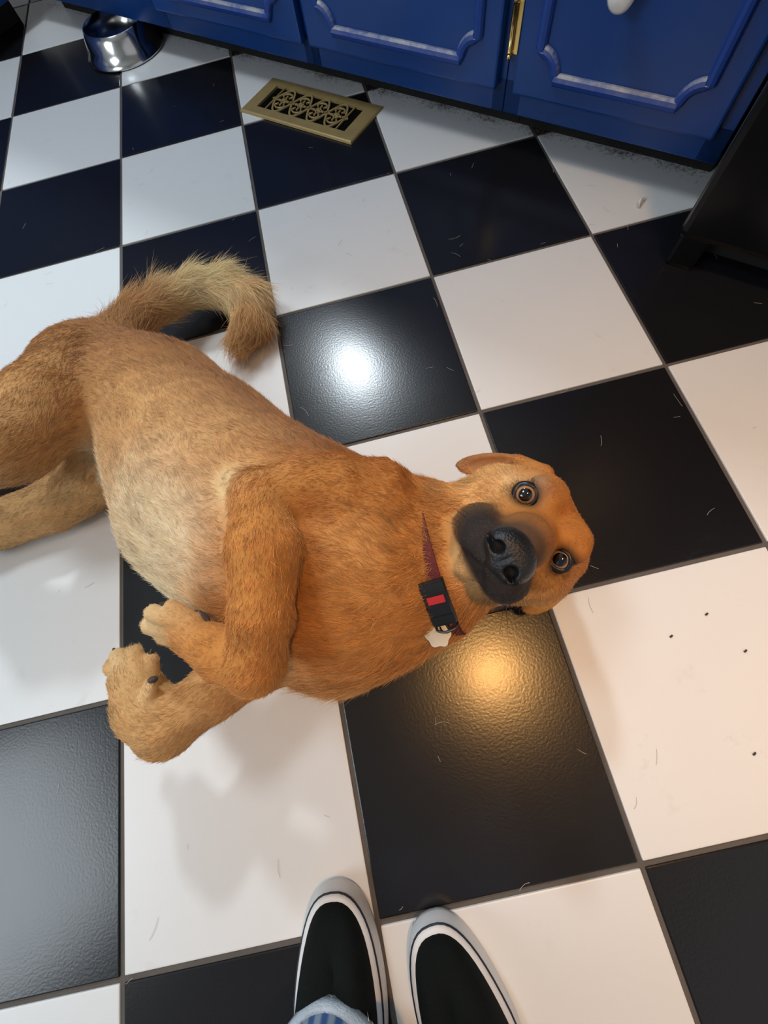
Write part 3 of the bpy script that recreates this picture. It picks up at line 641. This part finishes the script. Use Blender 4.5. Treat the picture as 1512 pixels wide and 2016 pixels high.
GAZE_R = [-0.3004, -0.2874, 0.9095]
GAZE_L = [-0.3305, -0.1295, 0.9349]
CLAWS = [[[0.1876, -1.1826, 0.1986], [-0.0206, 0.007, -0.008], 0.0028, 0.0095], [[0.1793, -1.1721, 0.2066], [-0.0208, 0.0058, -0.008], 0.0028, 0.0095], [[0.1893, -1.1634, 0.2179], [-0.0163, 0.0062, -0.005], 0.0028, 0.0095], [[0.2081, -1.1618, 0.2207], [-0.0119, 0.0063, -0.001], 0.0028, 0.0095], [[0.0853, -1.1904, 0.1309], [-0.0123, 0.0121, -0.005], 0.0028, 0.0095], [[0.1035, -1.1827, 0.1475], [-0.0085, 0.0122, -0.002], 0.0028, 0.0095], [[0.132, -1.1848, 0.1617], [-0.0007, 0.0106, 0.002], 0.0028, 0.0095], [[0.1478, -1.1955, 0.1569], [0.0027, 0.0088, 0.002], 0.0028, 0.0095]]
PADS = [[[0.1555, -1.219, 0.166], [0.2778, -0.037, 0.4234], 0.005, 0.0035, [1, 0, 0]], [[0.2341, -1.1783, 0.214], [0.023, 0.0194, 0.04], 0.011, 0.0065, [0.0314, -0.0209, 0.0]], [[0.212, -1.1656, 0.216], [0.0317, 0.0312, 0.05], 0.008, 0.0045, [0.0314, -0.0209, 0.0]]]
COLLAR = {"c": [0.4696, -1.1553, 0.112], "axis": [0.1017, -0.0008, 0.02], "up": [0, 0, 1], "ra": 0.088, "rb": 0.088, "buckle": 0.68, "ring": 1.0, "tag": [0.4547, -1.2321, 0.158], "tag_end": [0.4435, -1.2469, 0.15], "tag_n": [-0.0173, -0.026, 0.5334]}
WHISKERS = [[[0.5121, -1.229, 0.2252], [0.1116, -0.8783, -0.5448], 0.041], [[0.5147, -1.1488, 0.2204], [-0.529, 0.5885, -0.2696], 0.033], [[0.5075, -1.2276, 0.2156], [0.2751, -0.816, -0.4631], 0.025], [[0.4901, -1.1559, 0.226], [-0.6963, 0.716, -0.2867], 0.049], [[0.5272, -1.2215, 0.2095], [0.193, -0.7961, -0.4863], 0.025], [[0.509, -1.148, 0.2122], [-0.2336, 0.6869, -0.127], 0.032], [[0.5258, -1.2226, 0.2127], [-0.3179, -0.755, -0.6596], 0.025], [[0.5012, -1.154, 0.2284], [-0.4878, 0.8385, -0.1675], 0.039], [[0.5212, -1.2218, 0.2055], [-0.2511, -0.8423, -0.6655], 0.031], [[0.5051, -1.1531, 0.2282], [-0.356, 0.7054, -0.1655], 0.039], [[0.5093, -1.2286, 0.2211], [-0.2543, -0.7923, -0.6493], 0.035], [[0.514, -1.1485, 0.2187], [-0.1941, 0.794, -0.0751], 0.033], [[0.5101, -1.2286, 0.2218], [-0.0356, -0.6471, -0.5184], 0.045], [[0.4985, -1.1577, 0.2402], [-0.3141, 0.6448, -0.1711], 0.027], [[0.5222, -1.2253, 0.2197], [0.0004, -0.7139, -0.5285], 0.022], [[0.4933, -1.1549, 0.2249], [-0.5102, 0.8269, -0.1798], 0.043]]
NHAIR = 380000
NOSE_AT = (.081, 0, -.027)
EYE_R = .0118
EYES = [(-1, (-.0100, -.0360, 0), GAZE_R, (.0104, .0088)), (1, (-.0102, .0358, 0), GAZE_L, (.0098, .0076))]

# ------------------------------------------------------------------ the dog: one skin grown from blended round cones
COATS = {'o': (.60, .265, .070), 'b': (.34, .16, .06), 't': (.60, .315, .115), 'c': (.86, .66, .37), 'p': (.66, .40, .17), 'w': (.90, .77, .54),
         'r': (.54, .205, .045), 'm': (.034, .029, .028), 'e': (.42, .17, .065), 'd': (.02, .017, .016), 'B': (.36, .150, .060), 'f': (.72, .43, .185), 'k': (.82, .48, .19), 'g': (.22, .18, .15), 'E': (.26, .105, .06), 'n': (.15, .085, .05)}
VOX = 0.0019
def prim_d(p, P):
    if p[0] == 0:
        a = np.array(p[1:4]); ra = p[4]; b = np.array(p[5:8]); rb = p[8]
        ba = b - a; l2 = ba @ ba + 1e-12
        pa = P - a; h = np.clip((pa @ ba) / l2, 0, 1)
        q = pa - h[..., None] * ba
        return np.sqrt((q * q).sum(-1)) - (ra + (rb - ra) * h)
    c = np.array(p[1:4]); A = np.array([p[4:7], p[7:10], p[10:13]]); r = np.array(p[13:16])
    q = (P - c) @ A.T
    k0 = np.sqrt(((q / r) ** 2).sum(-1)); k1 = np.sqrt(((q / (r * r)) ** 2).sum(-1)) + 1e-9
    return k0 * (k0 - 1) / k1
def prim_bounds(p):
    if p[0] == 0:
        a = np.array(p[1:4]); b = np.array(p[5:8])
        return np.minimum(a - p[4], b - p[8]), np.maximum(a + p[4], b + p[8])
    c = np.array(p[1:4]); r = max(p[13:16]); return c - r, c + r
def meta(p):
    return p[9:15] + [0] if p[0] == 0 else p[16:23]      # k, colour, fur, flow..., lift
def pk(p): return p[9] if p[0] == 0 else p[16]
def pcol(p): return p[10] if p[0] == 0 else p[17]
def pfur(p): return p[11] if p[0] == 0 else p[18]
def pflow(p): return p[12:15] if p[0] == 0 else p[19:22]
def plift(p): return p[15] if p[0] == 0 else p[22]
def pop(p): return 0 if p[0] == 0 else p[23]
def grid_field(prims, lo, hi, h, floor_z=None):
    n = np.ceil((hi - lo) / h).astype(int) + 1
    F = np.full(n, .06, np.float32)
    ax = [lo[i] + h * np.arange(n[i]) for i in range(3)]
    for p in prims:
        k = abs(pk(p)); a, b = prim_bounds(p); m = k + 3 * h + .004
        i0 = np.clip(np.floor((a - m - lo) / h).astype(int), 0, n - 1); i1 = np.clip(np.ceil((b + m - lo) / h).astype(int) + 1, 1, n)
        if (i1 <= i0).any(): continue
        X = np.stack(np.meshgrid(ax[0][i0[0]:i1[0]], ax[1][i0[1]:i1[1]], ax[2][i0[2]:i1[2]], indexing='ij'), -1)
        d = prim_d(p, X); sl = tuple(slice(i0[i], i1[i]) for i in range(3)); f = F[sl]
        if pop(p) == 1:
            d = -d; hh = np.maximum(k - np.abs(f - d), 0) / k; F[sl] = np.maximum(f, d) + hh * hh * k * .25
        else:
            hh = np.maximum(k - np.abs(f - d), 0) / k; F[sl] = np.minimum(f, d) - hh * hh * k * .25
    if floor_z is not None:
        F = np.maximum(F, (floor_z - ax[2])[None, None, :].astype(np.float32))
    return F
def surface_nets(F, lo, h):
    s = F < 0
    n = F.shape
    cnt = np.zeros((n[0] - 1, n[1] - 1, n[2] - 1), np.int8)
    for dx in (0, 1):
        for dy in (0, 1):
            for dz in (0, 1): cnt += s[dx:n[0] - 1 + dx, dy:n[1] - 1 + dy, dz:n[2] - 1 + dz]
    act = (cnt > 0) & (cnt < 8); ijk = np.argwhere(act); idx = np.full(act.shape, -1, np.int32); idx[act] = np.arange(len(ijk))
    acc = np.zeros((len(ijk), 3)); num = np.zeros(len(ijk))
    cs = [(0, 0, 0), (1, 0, 0), (0, 1, 0), (1, 1, 0), (0, 0, 1), (1, 0, 1), (0, 1, 1), (1, 1, 1)]
    val = np.stack([F[ijk[:, 0] + c[0], ijk[:, 1] + c[1], ijk[:, 2] + c[2]] for c in cs], 1).astype(float)
    for a in range(8):
        for b in range(a + 1, 8):
            ca, cb = np.array(cs[a]), np.array(cs[b])
            if np.abs(ca - cb).sum() != 1: continue
            va, vb = val[:, a], val[:, b]; m = (va < 0) != (vb < 0)
            t = np.where(m, va / np.where(m, va - vb, 1), 0)
            acc += np.where(m[:, None], ca + t[:, None] * (cb - ca), 0); num += m
    V = lo + h * (ijk + acc / num[:, None])
    faces = []
    for axis in range(3):
        o1, o2 = (axis + 1) % 3, (axis + 2) % 3
        A = [slice(None)] * 3; Bs = [slice(None)] * 3; A[axis] = slice(0, -1); Bs[axis] = slice(1, None)
        sa, sb = s[tuple(A)], s[tuple(Bs)]
        e = np.argwhere(sa != sb); ok = (e[:, o1] > 0) & (e[:, o2] > 0) & (e[:, o1] < n[o1] - 1) & (e[:, o2] < n[o2] - 1); e = e[ok]
        fl = sa[e[:, 0], e[:, 1], e[:, 2]]
        def g(d1, d2):
            q = e.copy(); q[:, o1] += d1; q[:, o2] += d2; return idx[q[:, 0], q[:, 1], q[:, 2]]
        quad = np.stack([g(-1, -1), g(0, -1), g(0, 0), g(-1, 0)], 1)
        quad[~fl] = quad[~fl][:, ::-1]; faces.append(quad)
    return V, np.concatenate(faces)
def quick_mesh(name, V, Fq, m):
    me = bpy.data.meshes.new(name)
    me.vertices.add(len(V)); me.vertices.foreach_set('co', V.astype(np.float32).ravel())
    me.loops.add(Fq.size); me.loops.foreach_set('vertex_index', Fq.astype(np.int32).ravel())
    me.polygons.add(len(Fq)); me.polygons.foreach_set('loop_start', np.arange(0, Fq.size, 4, dtype=np.int32))
    me.update(calc_edges=True); me.validate(); me.shade_smooth(); me.materials.append(m)
    return me
def smooth_noise(P, scale, seed, comps=1):
    r = np.random.default_rng(seed); out = np.zeros((len(P), comps))
    for o in range(6):
        k = r.normal(size=(3, comps)) * scale * (1 + .35 * o); ph = r.uniform(0, 6.28, comps); out += np.sin(P @ k + ph)
    return out / 3.0
HO, HF, HL, HU = (np.array(HEAD[k]) for k in 'oFLU')
def HP(a, b, c): return HO + HF * a + HL * b + HU * c

allb = np.array([prim_bounds(p) for p in PRIMS if pop(p) == 0])
lo = allb[:, 0].min(0) - .02; hi = allb[:, 1].max(0) + .02; lo[2] = -.006
FLD = grid_field(PRIMS, lo, hi, VOX, .001)
V, FQ = surface_nets(FLD, lo, VOX)
del FLD
# light smoothing keeps the skin free of grid steps
def relax(V, FQ, it):
    e = np.concatenate([FQ[:, [0, 1]], FQ[:, [1, 2]], FQ[:, [2, 3]], FQ[:, [3, 0]]])
    for _ in range(it):
        s = np.zeros_like(V); c = np.zeros(len(V))
        for a in range(3): s[:, a] = np.bincount(e[:, 0], V[e[:, 1], a], len(V)) + np.bincount(e[:, 1], V[e[:, 0], a], len(V))
        c = np.bincount(e[:, 0], minlength=len(V)) + np.bincount(e[:, 1], minlength=len(V))
        V = V * .5 + .5 * s / c[:, None]
    return V
V = relax(V, FQ, 2)
def normals(V, FQ):
    fn = np.cross(V[FQ[:, 2]] - V[FQ[:, 0]], V[FQ[:, 3]] - V[FQ[:, 1]]); N = np.zeros_like(V)
    for q in range(4):
        for a in range(3): N[:, a] += np.bincount(FQ[:, q], fn[:, a], len(V))
    return N / (np.linalg.norm(N, axis=1)[:, None] + 1e-12), .5 * np.linalg.norm(fn, axis=1)
VN, FA = normals(V, FQ)
# coat colour, fur length, fur direction: blended from the nearest body pieces
CW = np.zeros((len(V), 3)); FW = np.zeros(len(V)); DW = np.zeros((len(V), 3)); LW = np.zeros(len(V)); WS = np.zeros(len(V)) + 1e-9
for p in PRIMS:
    a, b = prim_bounds(p); m = .05
    q = np.where(((V > a - m) & (V < b + m)).all(1))[0]
    if not len(q): continue
    d = prim_d(p, V[q]); d = np.abs(d) if pop(p) == 1 else d
    wq = np.exp(-np.maximum(d + .004, 0) / (.004 if pfur(p) < .007 else .009))
    CW[q] += wq[:, None] * np.array(COATS[pcol(p)]); FW[q] += wq * pfur(p); DW[q] += wq[:, None] * np.array(pflow(p)); LW[q] += wq * plift(p); WS[q] += wq
VC = CW / WS[:, None]; VF = FW / WS; VL_ = LW / WS; VD = DW / (np.linalg.norm(DW, axis=1)[:, None] + 1e-9)
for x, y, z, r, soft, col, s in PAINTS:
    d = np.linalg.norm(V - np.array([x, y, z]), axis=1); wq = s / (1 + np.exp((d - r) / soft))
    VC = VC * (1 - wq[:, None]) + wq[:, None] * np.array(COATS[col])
nz = smooth_noise(V, 60, 3)[:, 0]
VC = VC * (1 + .05 * nz)[:, None]
HAIRLESS = np.zeros(len(V))

def coat_material(name, hair):
    m, nt, b = mat(name)
    at_ = nt.nodes.new('ShaderNodeAttribute'); at_.attribute_name = 'coat'
    col = at_.outputs['Color']
    if not hair:
        tc = nt.nodes.new('ShaderNodeTexCoord'); n = nt.nodes.new('ShaderNodeTexNoise'); n.inputs['Scale'].default_value = 260; n.inputs['Detail'].default_value = 3
        nt.links.new(tc.outputs['Object'], n.inputs['Vector'])
        hsv = nt.nodes.new('ShaderNodeHueSaturation'); mr = nt.nodes.new('ShaderNodeMapRange'); mr.inputs['To Min'].default_value = .78; mr.inputs['To Max'].default_value = 1.08
        nt.links.new(n.outputs['Fac'], mr.inputs['Value']); nt.links.new(mr.outputs['Result'], hsv.inputs['Value']); nt.links.new(col, hsv.inputs['Color']); col = hsv.outputs['Color']
    nt.links.new(col, b.inputs['Base Color'])
    b.inputs['Roughness'].default_value = .50 if hair else .8; b.inputs['Specular IOR Level'].default_value = .35 if hair else .1
    return m
dog = empty('dog', (.30, -1.0, 0)); tag(dog, 'tan and orange dog with black muzzle lying on its side on the tiles', 'dog')
bpy.context.view_layer.update()
me = quick_mesh('body', V, FQ, coat_material('dog_skin_coat', False))
ca = me.attributes.new('coat', 'FLOAT_COLOR', 'POINT'); ca.data.foreach_set('color', np.c_[VC, np.ones(len(V))].astype(np.float32).ravel())
body = link(bpy.data.objects.new('body', me), dog); body.location = (-.30, 1.0, 0)

# fur: one strand system over the skin
NH = NHAIR
FC = V[FQ].mean(1)
fl = VF[FQ].mean(1)
prob = FA * np.where(FC[:, 2] < .006, 0, 1) * np.clip(.010 / np.maximum(fl, .0025), .5, 3.2) ** .8
hd = np.linalg.norm(FC - HO, axis=1) < .15
prob = prob * np.where(hd, 2.6, 1.0)
prob /= prob.sum()
fi = rng.choice(len(FQ), NH, p=prob)
w4 = rng.dirichlet((1, 1, 1, 1), NH)
def lerp(A): return (A[FQ[fi]] * (w4[..., None] if A.ndim == 2 else w4)).sum(1)
RP, RN, RC, RF, RD, RL = lerp(V), lerp(VN), lerp(VC), lerp(VF), lerp(VD), lerp(VL_)
RN /= np.linalg.norm(RN, axis=1)[:, None]
RD = RD + .32 * smooth_noise(RP, 45, 5, 3) * np.clip(RF / .015, .3, 1.2)[:, None] + .22 * rng.normal(size=RD.shape)
RD = RD - RN * (RD * RN).sum(1)[:, None]; RD /= np.linalg.norm(RD, axis=1)[:, None] + 1e-9
ln = RF * rng.uniform(.6, 1.15, NH) * (1 + .25 * smooth_noise(RP, 70, 9)[:, 0])
ln = np.clip(ln, .0012, .06)
lift = np.clip(RL + .10 * rng.normal(size=NH), .06, .9)
K = 4
pts = np.zeros((NH, K, 3)); jit = rng.normal(size=(NH, 3)) * .12
for k in range(K):
    s = k / (K - 1)
    pts[:, k] = RP - RN * .0006 + ln[:, None] * (RD * s + RN * (lift * (s - .55 * s * s))[:, None] + jit * (s * s)[..., None] if False else RD * s + RN * (lift * (s - .55 * s * s))[:, None] + jit * s * s)
pts[..., 2] = np.maximum(pts[..., 2], .0012)
cv = bpy.data.hair_curves.new('fur'); cv.add_curves([K] * NH)
cv.attributes['position'].data.foreach_set('vector', pts.astype(np.float32).ravel())
rad = cv.attributes.get('radius') or cv.attributes.new('radius', 'FLOAT', 'POINT')
rw = np.where(RF < .0058, .00014, .00019)
rad.data.foreach_set('value', (rw[:, None] * np.array([1, .9, .65, .12])[None]).astype(np.float32).ravel())
hc = np.clip(RC * (1 + .20 * rng.normal(size=NH))[:, None] * np.clip(1 + .14 * smooth_noise(RP, 160, 21)[:, 0], .6, 1.4)[:, None], .004, .95)
dk = RC.mean(1) < .07
hc[dk] += (np.abs(rng.normal(size=NH)) * .030)[dk][:, None] * np.array([1, .95, .9])
pale = rng.random(NH) < .06
hc[pale] = hc[pale] * .72 + .12 * np.array([1, .8, .5]) * (RC[pale].mean(1) > .1)[:, None]
c2 = cv.attributes.new('coat', 'FLOAT_COLOR', 'CURVE'); c2.data.foreach_set('color', np.c_[hc, np.ones(NH)].astype(np.float32).ravel())
cv.materials.append(coat_material('dog_fur_strands', True))
fur = link(bpy.data.objects.new('fur', cv), dog); fur.location = (-.30, 1.0, 0); fur['kind'] = 'stuff'

def dog_part(o):
    o.parent = dog; o.location = Vector(o.location) - Vector((.30, -1.0, 0)); return o
def frame_matrix(o, x, y, z):
    m = Matrix.Identity(4)
    for i in range(3): m[i][0] = x[i]; m[i][1] = y[i]; m[i][2] = z[i]; m[i][3] = o[i]
    return m
# nose leather with two nostrils, grown the same way at a finer pitch
def nose_mesh():
    P = []
    def e(c, ra, rb, rc, k, op=0, A=(1, 0, 0), Bv=(0, 1, 0)):
        A = np.array(A, float); A /= np.linalg.norm(A); Bv = np.array(Bv, float); Bv -= A * (A @ Bv); Bv /= np.linalg.norm(Bv); Nn = np.cross(A, Bv)
        P.append([1, *c, *A, *Bv, *Nn, ra, rb, rc, k, 'd', .001, 1, 0, 0, .1, op])
    NS = 1.2
    e((0, 0, 0), .014, .0195, .0145, .004)
    e((.002, .0095, -.004), .012, .0105, .0105, .004); e((.002, -.0095, -.004), .012, .0105, .0105, .004)
    e((.004, 0, -.010), .007, .007, .008, .004)
    for s in (-1, 1):
        e((.0135, s * .0092, -.0050), .0085, .0046, .0050, .0022, 1)
        e((.010, s * .0155, -.0075), .008, .0065, .0022, .0018, 1, Bv=(0, 1, -s * .35))
    e((.0165, 0, -.010), .004, .0007, .014, .0016, 1)
    l = np.array([-.018, -.026, -.024]); h_ = np.array([.022, .026, .020])
    F = grid_field(P, l, h_, .0007); v, f = surface_nets(F, l, .0007); return relax(v, f, 2) * NS, f
nv, nf = nose_mesh()
nm = quick_mesh('nose', nv, nf, M['nose'])
no = link(bpy.data.objects.new('nose', nm)); no.matrix_world = frame_matrix(HP(*NOSE_AT), HF, HL, HU); dog_part(no); no['label'] = 'glossy black nose with two nostrils'
for s in (-1, 1):
    b = bmesh.new(); bmesh.ops.create_uvsphere(b, u_segments=16, v_segments=10, radius=1, matrix=Matrix.Translation((.0035, s * .0110, -.006)) @ Matrix.Diagonal((.0046, .0056, .0060, 1)))
    bm_obj('nostril', b, M['nostril'], no, True)  # black ball paints the darkness inside the nostril

def eye_material():
    m, nt, b = mat('amber_dog_eye')
    tc = nt.nodes.new('ShaderNodeTexCoord'); sx = nt.nodes.new('ShaderNodeSeparateXYZ'); nt.links.new(tc.outputs['Object'], sx.inputs[0])
    mr = nt.nodes.new('ShaderNodeMapRange'); mr.inputs['From Min'].default_value = .55; mr.inputs['From Max'].default_value = 1.0
    dv = nt.nodes.new('ShaderNodeMath'); dv.operation = 'DIVIDE'; dv.inputs[1].default_value = EYE_R; nt.links.new(sx.outputs['X'], dv.inputs[0]); nt.links.new(dv.outputs[0], mr.inputs['Value'])
    nt.links.new(ramp(nt, mr.outputs['Result'], [(.0, (.30, .22, .18)), (.10, (.02, .012, .01)), (.16, (.15, .065, .025)), (.42, (.42, .22, .10)), (.60, (.34, .17, .065)), (.64, (.006, .005, .006))]), b.inputs['Base Color'])
    b.inputs['Roughness'].default_value = .04; b.inputs['Coat Weight'].default_value = 1.0; b.inputs['Coat Roughness'].default_value = .01
    return m
M['eye'] = eye_material()
for s, c_, gaze, LID in EYES:
    b = bmesh.new(); bmesh.ops.create_uvsphere(b, u_segments=40, v_segments=28, radius=EYE_R)
    eo = bm_obj('eye', b, M['eye'], None, True)
    g = np.array(gaze); g = g / np.linalg.norm(g); yv = np.cross(HU, g); yv /= np.linalg.norm(yv); zv = np.cross(g, yv)
    eo.matrix_world = frame_matrix(HP(*c_), g, yv, zv); dog_part(eo); eo['label'] = 'amber eye'
    # dark lid rim, almond shaped, leaning on the eyeball
    pth = []
    for i in range(40):
        a = 2 * math.pi * i / 40; ay = LID[0] * math.cos(a); az = LID[1] * math.sin(a) * (1 - .12 * math.cos(2 * a))
        xx = math.sqrt(max(EYE_R ** 2 - ay * ay - az * az, 1e-9))
        pth.append(Vector((xx + .0006, ay, az)))
    vs, fs = sweep(pth, [(-.0010, -.002), (.0034, -.004), (.0038, -.0014), (.0016, .0009), (-.0002, .0009), (-.0012, .0)], True, Vector((1, 0, 0)))
    mesh_obj('eyelid_rim', vs, fs, M['eyelid'], eo, True)
# claws and pads
for k_, (p, d, r, l) in enumerate(CLAWS):
    d = Vector(d).normalized(); p = Vector(p)
    prof = [p, p + d * l * .5 + Vector((0, 0, .0008)), p + d * l]
    vs, fs = [], []
    s1 = d.orthogonal().normalized(); s2 = d.cross(s1)
    for q, rr in zip(prof, (r, r * .85, r * .45)):
        for i in range(8):
            a = i * math.pi / 4; vs.append(q + s1 * rr * math.cos(a) + s2 * rr * math.sin(a) - Vector((.30, -1.0, 0)))
    for a in range(2):
        for i in range(8): fs.append((a * 8 + i, a * 8 + (i + 1) % 8, a * 8 + 8 + (i + 1) % 8, a * 8 + 8 + i))
    fs.append(tuple(range(16, 24)))
    mesh_obj('claw', vs, fs, M['claw'], dog, True)
for p, nrm, rx, ry, ax in PADS:
    n_ = Vector(nrm).normalized(); a_ = Vector(ax); a_ = (a_ - n_ * a_.dot(n_)).normalized(); b_ = n_.cross(a_)
    b = bmesh.new(); bmesh.ops.create_uvsphere(b, u_segments=16, v_segments=10, radius=1, matrix=Matrix.Diagonal((rx, ry, .0045, 1)))
    o = bm_obj('paw_pad', b, M['pad'], None, True); o.matrix_world = frame_matrix(p, a_, b_, n_); dog_part(o)

# ------------------------------------------------------------------ collar
cc = Vector(COLLAR['c']); cax = Vector(COLLAR['axis']).normalized()
cu = Vector(COLLAR['up']); cu = (cu - cax * cu.dot(cax)).normalized(); cs_ = cax.cross(cu)
col_ = empty('dog_collar', cc); tag(col_, 'dark red nylon collar with black buckle and pale tag on the dog', 'collar')
ra_, rb_ = COLLAR['ra'], COLLAR['rb']
def ring_pt(a, g=0.0): return cu * ((ra_ + g) * math.cos(a)) + cs_ * ((rb_ + g) * math.sin(a))
def band(a0, a1, halfw, g0, g1, name, m, par, n=24, closed=False, bev=.0005):
    vs, fs = [], []
    for i in range(n + (0 if closed else 1)):
        a = a0 + (a1 - a0) * i / n
        for w_, g in ((-halfw, g0), (-halfw, g1 - bev), (-halfw + bev, g1), (halfw - bev, g1), (halfw, g1 - bev), (halfw, g0)):
            vs.append(ring_pt(a, g) + cax * w_)
    k = 6; cnt = n + (0 if closed else 1)
    for i in range(n):
        j = (i + 1) % cnt
        for q in range(k): fs.append((i * k + q, j * k + q, j * k + (q + 1) % k, i * k + (q + 1) % k))
    if not closed: fs.append(tuple(range(k))); fs.append(tuple((cnt - 1) * k + q for q in range(k))[::-1])
    return mesh_obj(name, vs, fs, m, par, False)
band(0, 2 * math.pi, .0105, 0, .0022, 'strap', M['webbing'], col_, 72, True)
A0 = COLLAR['buckle']
bk = band(A0 - .27, A0 + .27, .0125, .001, .0085, 'buckle', M['plastic'], col_, 14, bev=.002)
band(A0 - .11, A0 - .03, .0085, .008, .0095, 'release_button', M['red'], bk, 4)
for q in (-.245, .13): band(A0 + q, A0 + q + .10, .0118, .0082, .0092, 'buckle_rib', M['plastic'], bk, 4)
A1 = COLLAR['ring']
rc = ring_pt(A1, .006); tn = (-cu * math.sin(A1) * ra_ + cs_ * math.cos(A1) * rb_).normalized(); on = ring_pt(A1).normalized()
pth = [rc + on * (.007 * math.cos(t * math.pi / 12)) + cax * (.011 * math.sin(t * math.pi / 12)) for t in range(24)]
vs, fs = sweep(pth, circ(.0013, 8), True, tn); mesh_obj('collar_ring', vs, fs, M['darkwire'], col_, True)
tg = Vector(COLLAR['tag']) - cc
lk0 = rc + on * .006
mid = (lk0 + tg) / 2; dv = (tg - lk0); hl = dv.length / 2 + .002; dv.normalize(); sd = dv.cross(Vector((0, 0, 1))).normalized()
pth = [mid + dv * (hl * math.cos(t * math.pi / 10)) + sd * (.004 * math.sin(t * math.pi / 10)) for t in range(20)]
vs, fs = sweep(pth, circ(.0009, 6), True, dv.cross(sd)); mesh_obj('split_ring', vs, fs, M['darkwire'], col_, True)
# scalloped tag disc
tn_ = Vector(COLLAR['tag_n']).normalized(); te = Vector(COLLAR['tag_end']) - cc - tg; ta = te - tn_ * te.dot(tn_); ta.normalize(); tb = tn_.cross(ta); tc_ = tg + ta * .0105
vs, fs = [], []; n = 64
for zz in (-.0009, .0009):
    for i in range(n):
        a = 2 * math.pi * i / n; r = .0125 + .0010 * math.cos(a * 6)
        vs.append(tc_ + ta * r * .95 * math.cos(a) + tb * r * math.sin(a) + tn_ * zz)
fs.append(tuple(range(n))[::-1]); fs.append(tuple(n + i for i in range(n)))
for i in range(n): fs.append((i, (i + 1) % n, n + (i + 1) % n, n + i))
mesh_obj('name_tag', vs, fs, M['tagmetal'], col_, False)
# ------------------------------------------------------------------ whiskers and stray hairs are part of the dog
wv, wf = [], []
for p, d, l in WHISKERS:
    p = Vector(p); d = Vector(d).normalized(); dr = Vector((0, 0, -1)); b = len(wv); sd = d.cross(Vector((.3, .2, 1))).normalized()
    for i in range(6):
        s = i / 5; q = p + d * l * s + dr * (.25 * l * s * s); w_ = .00022 * (1 - .8 * s)
        wv += [q - sd * w_ - Vector((.30, -1.0, 0)), q + sd * w_ - Vector((.30, -1.0, 0))]
    for i in range(5): wf.append((b + 2 * i, b + 2 * i + 1, b + 2 * i + 3, b + 2 * i + 2))
wo = mesh_obj('whiskers', wv, wf, M['eyelid'], dog); wo['kind'] = 'stuff'
